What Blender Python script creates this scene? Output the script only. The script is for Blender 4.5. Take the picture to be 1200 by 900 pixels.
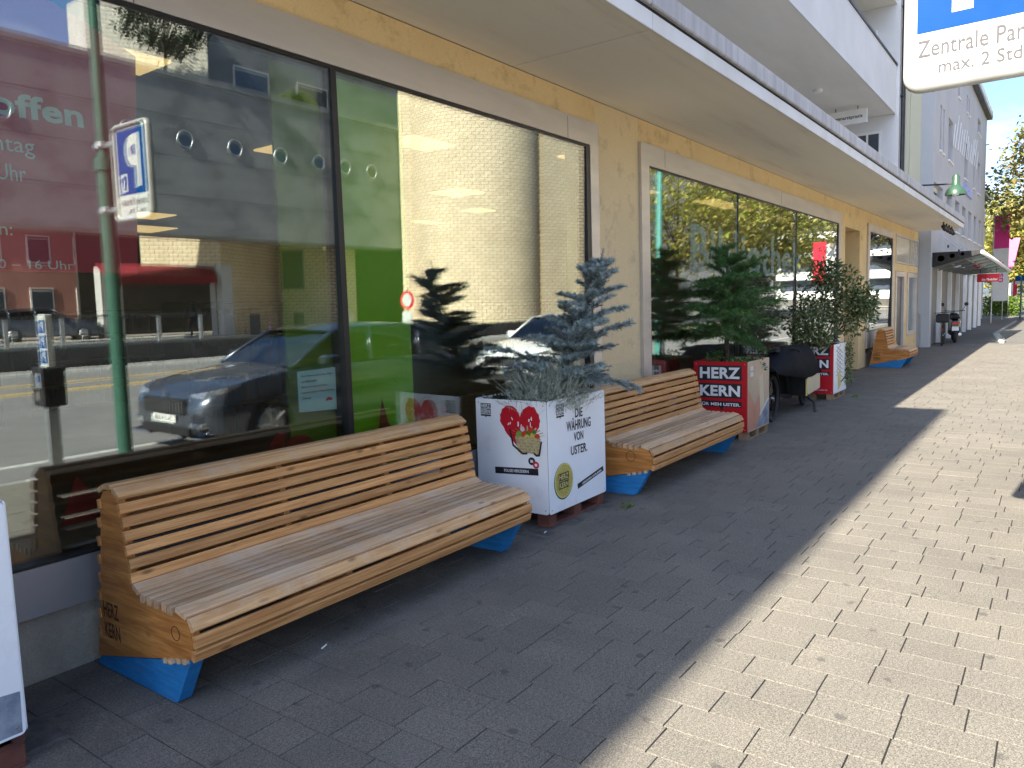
import bpy, bmesh, math, random
from math import pi, sin, cos, radians, hypot, atan2
from mathutils import Vector, Matrix, noise as mnoise

for o in list(bpy.data.objects):
    bpy.data.objects.remove(o)
S = bpy.context.scene
COL = S.collection
RND = random.Random(7)

# ------------------------------------------------------------ camera, world, sun, exposure
CAM_POS = Vector((0.0, -3.668, 1.6))
M = ((0.5882983, -0.0987321, 0.8025940), (-0.8080512, -0.0337790, 0.5881431), (-0.0309578, -0.9945406, -0.0996527))
FPX = 880.89
cd = bpy.data.cameras.new('camera')
cd.sensor_width = 36.0
cd.lens = 36.0 * FPX / 1200.0
cd.clip_start = 0.05
cd.clip_end = 3000.0
cam = bpy.data.objects.new('camera', cd)
COL.objects.link(cam)
cam.matrix_world = Matrix(((M[0][0], -M[0][1], -M[0][2], CAM_POS.x), (M[1][0], -M[1][1], -M[1][2], CAM_POS.y),
                           (M[2][0], -M[2][1], -M[2][2], CAM_POS.z), (0, 0, 0, 1)))
S.camera = cam


def to_px(p):
    d = Vector(p) - CAM_POS
    a = [d.x * M[0][k] + d.y * M[1][k] + d.z * M[2][k] for k in range(3)]
    if a[2] < 0.05:
        return None
    return 600 + FPX * a[0] / a[2], 450 + FPX * a[1] / a[2]


SUN = Vector((-1.31, 0.124, 1.0)).normalized()      # towards the sun
ELEV = math.asin(SUN.z)
sd = bpy.data.lights.new('sun', 'SUN')
sd.energy = 4.2
sd.angle = radians(0.53)
sd.color = (1.0, 0.92, 0.78)
so = bpy.data.objects.new('sun', sd)
COL.objects.link(so)
so.rotation_euler = (-SUN).to_track_quat('-Z', 'Y').to_euler()

W = bpy.data.worlds.new('World')
S.world = W
W.use_nodes = True
wn = W.node_tree
wn.nodes.clear()
wo = wn.nodes.new('ShaderNodeOutputWorld')
wb = wn.nodes.new('ShaderNodeBackground')
sk = wn.nodes.new('ShaderNodeTexSky')
sk.sky_type = 'NISHITA'
sk.sun_disc = False
sk.sun_elevation = ELEV
sk.sun_rotation = atan2(SUN.x, SUN.y)
sk.altitude = 450
sk.air_density = 1.0
sk.dust_density = 3.0
sk.ozone_density = 6.0
tc = wn.nodes.new('ShaderNodeTexCoord')
mp = wn.nodes.new('ShaderNodeMapping')
mp.inputs['Scale'].default_value = (2.2, 2.2, 7.0)
cn = wn.nodes.new('ShaderNodeTexNoise')
cn.inputs['Scale'].default_value = 1.6
cn.inputs['Detail'].default_value = 7
cn.inputs['Roughness'].default_value = 0.55
cr = wn.nodes.new('ShaderNodeValToRGB')
cr.color_ramp.elements[0].position = 0.52
cr.color_ramp.elements[0].color = (0, 0, 0, 1)
cr.color_ramp.elements[1].position = 0.80
cr.color_ramp.elements[1].color = (0.5, 0.5, 0.5, 1)
cm = wn.nodes.new('ShaderNodeMixRGB')
cm.inputs[2].default_value = (7.5, 7.8, 8.4, 1)
L = wn.links
L.new(tc.outputs['Generated'], mp.inputs['Vector'])
L.new(mp.outputs['Vector'], cn.inputs['Vector'])
L.new(cn.outputs['Fac'], cr.inputs['Fac'])
L.new(cr.outputs['Color'], cm.inputs[0])
L.new(sk.outputs['Color'], cm.inputs[1])
L.new(cm.outputs[0], wb.inputs['Color'])
wb.inputs['Strength'].default_value = 0.083
L.new(wb.outputs[0], wo.inputs['Surface'])

S.view_settings.view_transform = 'Standard'
S.view_settings.look = 'None'
S.view_settings.exposure = 2.15
S.view_settings.gamma = 1.0
S.view_settings.use_curve_mapping = False
S.render.engine = 'CYCLES'
S.cycles.max_bounces = 10
S.cycles.diffuse_bounces = 5
S.cycles.transparent_max_bounces = 24
S.cycles.caustics_reflective = False
S.cycles.caustics_refractive = False


# ------------------------------------------------------------ materials
def new_mat(name):
    m = bpy.data.materials.new(name)
    m.use_nodes = True
    nt = m.node_tree
    nt.nodes.clear()
    out = nt.nodes.new('ShaderNodeOutputMaterial')
    return m, nt, out


def N(nt, t, **kw):
    n = nt.nodes.new(t)
    for k, v in kw.items():
        if k in n.inputs:
            n.inputs[k].default_value = v
        else:
            setattr(n, k, v)
    return n


def c4(c):
    return (c[0], c[1], c[2], 1.0)


def pm(name, c1, c2=None, scale=5.0, rough=0.6, metal=0.0, bump=0.0, bscale=None, spec=0.4, stretch=(1, 1, 1),
       coords='Object', tint=0.0, detail=5.0, lo=0.35, hi=0.65, speck=0.0, sscale=300.0, island=False, world=False,
       dirt=None, dscale=1.2, dlo=0.5, dhi=0.8, coat=0.0, bdist=0.02, rvar=0.12):
    """general procedural surface: two tone noise, optional speckle, dirt blotches, bump, per-object tint"""
    m, nt, out = new_mat(name)
    l = nt.links
    b = N(nt, 'ShaderNodeBsdfPrincipled')
    b.inputs['Metallic'].default_value = metal
    b.inputs['Specular IOR Level'].default_value = spec
    b.inputs['Coat Weight'].default_value = coat
    b.inputs['Coat Roughness'].default_value = 0.05
    if world:
        src = N(nt, 'ShaderNodeNewGeometry').outputs['Position']
    else:
        src = N(nt, 'ShaderNodeTexCoord').outputs[coords]
    oi = N(nt, 'ShaderNodeObjectInfo')
    mpn = N(nt, 'ShaderNodeMapping')
    mpn.inputs['Scale'].default_value = stretch
    l.new(src, mpn.inputs['Vector'])
    if not world:
        mul = N(nt, 'ShaderNodeMath', operation='MULTIPLY')
        mul.inputs[1].default_value = 37.0
        l.new(oi.outputs['Random'], mul.inputs[0])
        l.new(mul.outputs[0], mpn.inputs['Location'])
    vec = mpn.outputs['Vector']
    nz = N(nt, 'ShaderNodeTexNoise', Scale=scale, Detail=detail, Roughness=0.6)
    l.new(vec, nz.inputs['Vector'])
    mr = N(nt, 'ShaderNodeMapRange')
    mr.inputs['From Min'].default_value = lo
    mr.inputs['From Max'].default_value = hi
    l.new(nz.outputs['Fac'], mr.inputs['Value'])
    mx = N(nt, 'ShaderNodeMixRGB')
    mx.inputs[1].default_value = c4(c1)
    mx.inputs[2].default_value = c4(c2 if c2 else [v * 0.86 for v in c1])
    l.new(mr.outputs[0], mx.inputs[0])
    col = mx.outputs[0]
    if dirt is not None:
        dn = N(nt, 'ShaderNodeTexNoise', Scale=dscale, Detail=8.0, Roughness=0.7)
        l.new(vec, dn.inputs['Vector'])
        dr = N(nt, 'ShaderNodeMapRange')
        dr.inputs['From Min'].default_value = dlo
        dr.inputs['From Max'].default_value = dhi
        l.new(dn.outputs['Fac'], dr.inputs['Value'])
        dm = N(nt, 'ShaderNodeMixRGB')
        dm.inputs[2].default_value = c4(dirt)
        l.new(dr.outputs[0], dm.inputs[0])
        l.new(col, dm.inputs[1])
        col = dm.outputs[0]
    if speck > 0:
        sn = N(nt, 'ShaderNodeTexNoise', Scale=sscale, Detail=2.0, Roughness=0.7)
        l.new(src, sn.inputs['Vector'])
        sr = N(nt, 'ShaderNodeMapRange')
        sr.inputs['From Min'].default_value = 0.3
        sr.inputs['From Max'].default_value = 0.7
        sr.inputs['To Min'].default_value = 1 - speck
        sr.inputs['To Max'].default_value = 1 + speck
        l.new(sn.outputs['Fac'], sr.inputs['Value'])
        sm = N(nt, 'ShaderNodeMixRGB', blend_type='MULTIPLY')
        sm.inputs[0].default_value = 1.0
        l.new(col, sm.inputs[1])
        l.new(sr.outputs[0], sm.inputs[2])
        col = sm.outputs[0]
    if tint > 0:
        rsrc = oi.outputs['Random']
        if island:
            ge = N(nt, 'ShaderNodeNewGeometry')
            ad = N(nt, 'ShaderNodeMath', operation='ADD')
            l.new(oi.outputs['Random'], ad.inputs[0])
            l.new(ge.outputs['Random Per Island'], ad.inputs[1])
            fr = N(nt, 'ShaderNodeMath', operation='FRACT')
            l.new(ad.outputs[0], fr.inputs[0])
            rsrc = fr.outputs[0]
        tr = N(nt, 'ShaderNodeMapRange')
        tr.inputs['To Min'].default_value = 1 - tint
        tr.inputs['To Max'].default_value = 1 + tint
        l.new(rsrc, tr.inputs['Value'])
        tm = N(nt, 'ShaderNodeMixRGB', blend_type='MULTIPLY')
        tm.inputs[0].default_value = 1.0
        l.new(col, tm.inputs[1])
        l.new(tr.outputs[0], tm.inputs[2])
        col = tm.outputs[0]
    l.new(col, b.inputs['Base Color'])
    rr = N(nt, 'ShaderNodeMapRange')
    rr.inputs['To Min'].default_value = max(0.02, rough - rvar)
    rr.inputs['To Max'].default_value = min(1.0, rough + rvar)
    l.new(nz.outputs['Fac'], rr.inputs['Value'])
    l.new(rr.outputs[0], b.inputs['Roughness'])
    if bump > 0:
        bn = N(nt, 'ShaderNodeTexNoise', Scale=bscale or scale * 6, Detail=5.0, Roughness=0.65)
        l.new(vec if bscale is None else (src if stretch == (1, 1, 1) else vec), bn.inputs['Vector'])
        bp = N(nt, 'ShaderNodeBump', Strength=bump, Distance=bdist)
        l.new(bn.outputs['Fac'], bp.inputs['Height'])
        l.new(bp.outputs[0], b.inputs['Normal'])
    l.new(b.outputs[0], out.inputs['Surface'])
    return m


def leaf_mat(name, cols, trans=0.3, rough=0.5):
    m, nt, out = new_mat(name)
    l = nt.links
    ge = N(nt, 'ShaderNodeNewGeometry')
    cr = N(nt, 'ShaderNodeValToRGB')
    e = cr.color_ramp.elements
    e[0].position = 0.0
    e[0].color = c4(cols[0])
    e[1].position = 1.0
    e[1].color = c4(cols[-1])
    for i, c in enumerate(cols[1:-1]):
        k = e.new((i + 1) / (len(cols) - 1))
        k.color = c4(c)
    l.new(ge.outputs['Random Per Island'], cr.inputs[0])
    b = N(nt, 'ShaderNodeBsdfPrincipled', Roughness=rough)
    b.inputs['Specular IOR Level'].default_value = 0.35
    l.new(cr.outputs[0], b.inputs['Base Color'])
    t = N(nt, 'ShaderNodeBsdfTranslucent')
    l.new(cr.outputs[0], t.inputs['Color'])
    mx = N(nt, 'ShaderNodeMixShader')
    mx.inputs[0].default_value = trans
    l.new(b.outputs[0], mx.inputs[1])
    l.new(t.outputs[0], mx.inputs[2])
    l.new(mx.outputs[0], out.inputs['Surface'])
    return m


def glass_mat(name, r0, tint=(0.93, 0.97, 0.95)):
    """thin architectural glazing: Schlick reflection over clear transmission"""
    m, nt, out = new_mat(name)
    l = nt.links
    ge = N(nt, 'ShaderNodeNewGeometry')
    dp = N(nt, 'ShaderNodeVectorMath', operation='DOT_PRODUCT')
    l.new(ge.outputs['Normal'], dp.inputs[0])
    l.new(ge.outputs['Incoming'], dp.inputs[1])
    ab = N(nt, 'ShaderNodeMath', operation='ABSOLUTE')
    l.new(dp.outputs['Value'], ab.inputs[0])
    om = N(nt, 'ShaderNodeMath', operation='SUBTRACT')
    om.inputs[0].default_value = 1.0
    l.new(ab.outputs[0], om.inputs[1])
    pw = N(nt, 'ShaderNodeMath', operation='POWER')
    pw.inputs[1].default_value = 5.0
    l.new(om.outputs[0], pw.inputs[0])
    ma = N(nt, 'ShaderNodeMath', operation='MULTIPLY_ADD')
    ma.inputs[1].default_value = 1 - r0
    ma.inputs[2].default_value = r0
    l.new(pw.outputs[0], ma.inputs[0])
    t = N(nt, 'ShaderNodeBsdfTransparent')
    t.inputs['Color'].default_value = c4(tint)
    g = N(nt, 'ShaderNodeBsdfGlossy', Roughness=0.0)
    g.inputs['Color'].default_value = (0.97, 0.98, 1.0, 1)
    mx = N(nt, 'ShaderNodeMixShader')
    l.new(ma.outputs[0], mx.inputs[0])
    l.new(t.outputs[0], mx.inputs[1])
    l.new(g.outputs[0], mx.inputs[2])
    l.new(mx.outputs[0], out.inputs['Surface'])
    return m


def brick_mat(name, c1, c2, mortar, bw=0.44, bh=0.19):
    m, nt, out = new_mat(name)
    l = nt.links
    uv = N(nt, 'ShaderNodeTexCoord')
    br = N(nt, 'ShaderNodeTexBrick', Scale=1.0)
    br.inputs['Color1'].default_value = c4(c1)
    br.inputs['Color2'].default_value = c4(c2)
    br.inputs['Mortar'].default_value = c4(mortar)
    br.inputs['Mortar Size'].default_value = 0.028
    br.inputs['Brick Width'].default_value = bw
    br.inputs['Row Height'].default_value = bh
    l.new(uv.outputs['UV'], br.inputs['Vector'])
    nz = N(nt, 'ShaderNodeTexNoise', Scale=0.7, Detail=4.0)
    l.new(uv.outputs['UV'], nz.inputs['Vector'])
    mr = N(nt, 'ShaderNodeMapRange')
    mr.inputs['To Min'].default_value = 0.8
    mr.inputs['To Max'].default_value = 1.2
    l.new(nz.outputs['Fac'], mr.inputs['Value'])
    mm = N(nt, 'ShaderNodeMixRGB', blend_type='MULTIPLY')
    mm.inputs[0].default_value = 1.0
    l.new(br.outputs['Color'], mm.inputs[1])
    l.new(mr.outputs[0], mm.inputs[2])
    b = N(nt, 'ShaderNodeBsdfPrincipled', Roughness=0.85)
    l.new(mm.outputs[0], b.inputs['Base Color'])
    bp = N(nt, 'ShaderNodeBump', Strength=0.6, Distance=0.01)
    bp.invert = True
    l.new(br.outputs['Fac'], bp.inputs['Height'])
    l.new(bp.outputs[0], b.inputs['Normal'])
    l.new(b.outputs[0], out.inputs['Surface'])
    return m


def emit_mat(name, c, s):
    m, nt, out = new_mat(name)
    e = N(nt, 'ShaderNodeEmission', Strength=s)
    e.inputs['Color'].default_value = c4(c)
    nt.links.new(e.outputs[0], out.inputs['Surface'])
    return m


def wood_mat(name, c1, c2, grey=None, gamt=0.0, rough=0.55, ax=0):
    """sawn larch: long grain streaks, growth lines, knots, optional silver weathering"""
    m, nt, out = new_mat(name)
    l = nt.links
    tcn = N(nt, 'ShaderNodeTexCoord')
    oi = N(nt, 'ShaderNodeObjectInfo')
    mul = N(nt, 'ShaderNodeMath', operation='MULTIPLY')
    mul.inputs[1].default_value = 53.0
    l.new(oi.outputs['Random'], mul.inputs[0])
    m1 = N(nt, 'ShaderNodeMapping')
    m1.inputs['Scale'].default_value = (1.3, 26, 26) if ax == 0 else (26, 1.5, 15)
    l.new(tcn.outputs['Object'], m1.inputs['Vector'])
    l.new(mul.outputs[0], m1.inputs['Location'])
    n1 = N(nt, 'ShaderNodeTexNoise', Scale=1.6, Detail=6.0, Roughness=0.62, Distortion=0.6)
    l.new(m1.outputs[0], n1.inputs['Vector'])
    m2 = N(nt, 'ShaderNodeMapping')
    m2.inputs['Scale'].default_value = (2.2, 90, 90) if ax == 0 else (90, 2.5, 60)
    l.new(tcn.outputs['Object'], m2.inputs['Vector'])
    l.new(mul.outputs[0], m2.inputs['Location'])
    n2 = N(nt, 'ShaderNodeTexNoise', Scale=2.0, Detail=3.0)
    l.new(m2.outputs[0], n2.inputs['Vector'])
    ad = N(nt, 'ShaderNodeMath', operation='MULTIPLY_ADD')
    ad.inputs[1].default_value = 0.45
    l.new(n2.outputs['Fac'], ad.inputs[0])
    l.new(n1.outputs['Fac'], ad.inputs[2])
    mr = N(nt, 'ShaderNodeMapRange')
    mr.inputs['From Min'].default_value = 0.55
    mr.inputs['From Max'].default_value = 0.86
    l.new(ad.outputs[0], mr.inputs['Value'])
    mx = N(nt, 'ShaderNodeMixRGB')
    mx.inputs[1].default_value = c4(c1)
    mx.inputs[2].default_value = c4(c2)
    l.new(mr.outputs[0], mx.inputs[0])
    col = mx.outputs[0]
    # knots
    m3 = N(nt, 'ShaderNodeMapping')
    m3.inputs['Scale'].default_value = (3.2, 9, 9) if ax == 0 else (9, 3.2, 7)
    l.new(tcn.outputs['Object'], m3.inputs['Vector'])
    l.new(mul.outputs[0], m3.inputs['Location'])
    vo = N(nt, 'ShaderNodeTexVoronoi', Scale=1.3)
    l.new(m3.outputs[0], vo.inputs['Vector'])
    kr = N(nt, 'ShaderNodeMapRange')
    kr.inputs['From Min'].default_value = 0.05
    kr.inputs['From Max'].default_value = 0.16
    kr.inputs['To Min'].default_value = 0.8
    kr.inputs['To Max'].default_value = 0.0
    l.new(vo.outputs['Distance'], kr.inputs['Value'])
    km = N(nt, 'ShaderNodeMixRGB')
    km.inputs[2].default_value = c4([v * 0.35 for v in c2])
    l.new(kr.outputs[0], km.inputs[0])
    l.new(col, km.inputs[1])
    col = km.outputs[0]
    if grey:
        gn = N(nt, 'ShaderNodeTexNoise', Scale=3.0, Detail=7.0, Roughness=0.7)
        l.new(tcn.outputs['Object'], gn.inputs['Vector'])
        gr = N(nt, 'ShaderNodeMapRange')
        gr.inputs['From Min'].default_value = 0.62 - gamt * 0.5
        gr.inputs['From Max'].default_value = 0.85 - gamt * 0.3
        l.new(gn.outputs['Fac'], gr.inputs['Value'])
        gm = N(nt, 'ShaderNodeMixRGB')
        gm.inputs[2].default_value = c4(grey)
        l.new(gr.outputs[0], gm.inputs[0])
        l.new(col, gm.inputs[1])
        col = gm.outputs[0]
    tr = N(nt, 'ShaderNodeMapRange')
    tr.inputs['To Min'].default_value = 0.72
    tr.inputs['To Max'].default_value = 1.12
    l.new(oi.outputs['Random'], tr.inputs['Value'])
    tm = N(nt, 'ShaderNodeMixRGB', blend_type='MULTIPLY')
    tm.inputs[0].default_value = 1.0
    l.new(col, tm.inputs[1])
    l.new(tr.outputs[0], tm.inputs[2])
    b = N(nt, 'ShaderNodeBsdfPrincipled', Roughness=rough)
    b.inputs['Specular IOR Level'].default_value = 0.3
    l.new(tm.outputs[0], b.inputs['Base Color'])
    bp = N(nt, 'ShaderNodeBump', Strength=0.35, Distance=0.004)
    l.new(ad.outputs[0], bp.inputs['Height'])
    l.new(bp.outputs[0], b.inputs['Normal'])
    l.new(b.outputs[0], out.inputs['Surface'])
    return m


def paver_mat(name):
    """fine grained concrete paving: speckle, slab to slab tone, gum spots, grime near the wall"""
    m, nt, out = new_mat(name)
    l = nt.links
    ge = N(nt, 'ShaderNodeNewGeometry')
    oi = N(nt, 'ShaderNodeObjectInfo')
    P = ge.outputs['Position']
    n1 = N(nt, 'ShaderNodeTexNoise', Scale=1.1, Detail=6.0, Roughness=0.65)
    l.new(P, n1.inputs['Vector'])
    mx = N(nt, 'ShaderNodeMixRGB')
    mx.inputs[1].default_value = (0.172, 0.158, 0.132, 1)
    mx.inputs[2].default_value = (0.138, 0.127, 0.109, 1)
    r1 = N(nt, 'ShaderNodeMapRange')
    r1.inputs['From Min'].default_value = 0.35
    r1.inputs['From Max'].default_value = 0.68
    l.new(n1.outputs['Fac'], r1.inputs['Value'])
    l.new(r1.outputs[0], mx.inputs[0])
    col = mx.outputs[0]

    def mulby(col, val):
        q = N(nt, 'ShaderNodeMixRGB', blend_type='MULTIPLY')
        q.inputs[0].default_value = 1.0
        l.new(col, q.inputs[1])
        l.new(val, q.inputs[2])
        return q.outputs[0]
    for sc, lo, hi, a, b_ in ((190.0, 0.36, 0.64, 0.58, 1.50), (75.0, 0.32, 0.68, 0.80, 1.22)):
        sn = N(nt, 'ShaderNodeTexNoise', Scale=sc, Detail=2.0, Roughness=0.6)
        l.new(P, sn.inputs['Vector'])
        sr = N(nt, 'ShaderNodeMapRange')
        sr.inputs['From Min'].default_value = lo
        sr.inputs['From Max'].default_value = hi
        sr.inputs['To Min'].default_value = a
        sr.inputs['To Max'].default_value = b_
        l.new(sn.outputs['Fac'], sr.inputs['Value'])
        col = mulby(col, sr.outputs[0])
        if sc == 190.0:
            hgt = sn.outputs['Fac']
    ad = N(nt, 'ShaderNodeMath', operation='ADD')
    l.new(oi.outputs['Random'], ad.inputs[0])
    l.new(ge.outputs['Random Per Island'], ad.inputs[1])
    fr = N(nt, 'ShaderNodeMath', operation='FRACT')
    l.new(ad.outputs[0], fr.inputs[0])
    tr = N(nt, 'ShaderNodeMapRange')
    tr.inputs['To Min'].default_value = 0.94
    tr.inputs['To Max'].default_value = 1.06
    l.new(fr.outputs[0], tr.inputs['Value'])
    col = mulby(col, tr.outputs[0])
    # gum spots and drips
    wob = N(nt, 'ShaderNodeTexNoise', Scale=22.0, Detail=2.0)
    l.new(P, wob.inputs['Vector'])
    wm = N(nt, 'ShaderNodeVectorMath', operation='MULTIPLY_ADD')
    wm.inputs[1].default_value = (0.05, 0.05, 0)
    l.new(wob.outputs['Color'], wm.inputs[0])
    l.new(P, wm.inputs[2])
    vo = N(nt, 'ShaderNodeTexVoronoi', Scale=2.3, voronoi_dimensions='2D')
    l.new(wm.outputs[0], vo.inputs['Vector'])
    vr = N(nt, 'ShaderNodeMapRange')
    vr.inputs['From Min'].default_value = 0.035
    vr.inputs['From Max'].default_value = 0.055
    vr.inputs['To Min'].default_value = 0.5
    vr.inputs['To Max'].default_value = 0.0
    l.new(vo.outputs['Distance'], vr.inputs['Value'])
    gm = N(nt, 'ShaderNodeMixRGB')
    gm.inputs[2].default_value = (0.045, 0.043, 0.042, 1)
    l.new(vr.outputs[0], gm.inputs[0])
    l.new(col, gm.inputs[1])
    col = gm.outputs[0]
    # trodden grime beside the benches
    sx = N(nt, 'ShaderNodeSeparateXYZ')
    l.new(P, sx.inputs[0])
    yr = N(nt, 'ShaderNodeMapRange')
    yr.inputs['From Min'].default_value = -1.75
    yr.inputs['From Max'].default_value = -0.55
    l.new(sx.outputs['Y'], yr.inputs['Value'])
    gn = N(nt, 'ShaderNodeTexNoise', Scale=2.3, Detail=8.0, Roughness=0.72)
    l.new(P, gn.inputs['Vector'])
    gr = N(nt, 'ShaderNodeMapRange')
    gr.inputs['From Min'].default_value = 0.38
    gr.inputs['From Max'].default_value = 0.62
    l.new(gn.outputs['Fac'], gr.inputs['Value'])
    gg = N(nt, 'ShaderNodeMath', operation='MULTIPLY')
    l.new(yr.outputs[0], gg.inputs[0])
    l.new(gr.outputs[0], gg.inputs[1])
    g8 = N(nt, 'ShaderNodeMath', operation='MULTIPLY')
    g8.inputs[1].default_value = 0.62
    l.new(gg.outputs[0], g8.inputs[0])
    g2 = N(nt, 'ShaderNodeMixRGB')
    g2.inputs[2].default_value = (0.075, 0.07, 0.066, 1)
    l.new(g8.outputs[0], g2.inputs[0])
    l.new(col, g2.inputs[1])
    col = g2.outputs[0]
    b = N(nt, 'ShaderNodeBsdfPrincipled', Roughness=0.88)
    b.inputs['Specular IOR Level'].default_value = 0.3
    l.new(col, b.inputs['Base Color'])
    bp = N(nt, 'ShaderNodeBump', Strength=0.5, Distance=0.004)
    l.new(hgt, bp.inputs['Height'])
    l.new(bp.outputs[0], b.inputs['Normal'])
    l.new(b.outputs[0], out.inputs['Surface'])
    return m


def film_mat(name, c, clear):
    m, nt, out = new_mat(name)
    b = N(nt, 'ShaderNodeBsdfPrincipled', Roughness=0.5)
    b.inputs['Base Color'].default_value = c4(c)
    t = N(nt, 'ShaderNodeBsdfTransparent')
    mx = N(nt, 'ShaderNodeMixShader')
    mx.inputs[0].default_value = clear
    nt.links.new(b.outputs[0], mx.inputs[1])
    nt.links.new(t.outputs[0], mx.inputs[2])
    nt.links.new(mx.outputs[0], out.inputs['Surface'])
    return m


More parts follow.
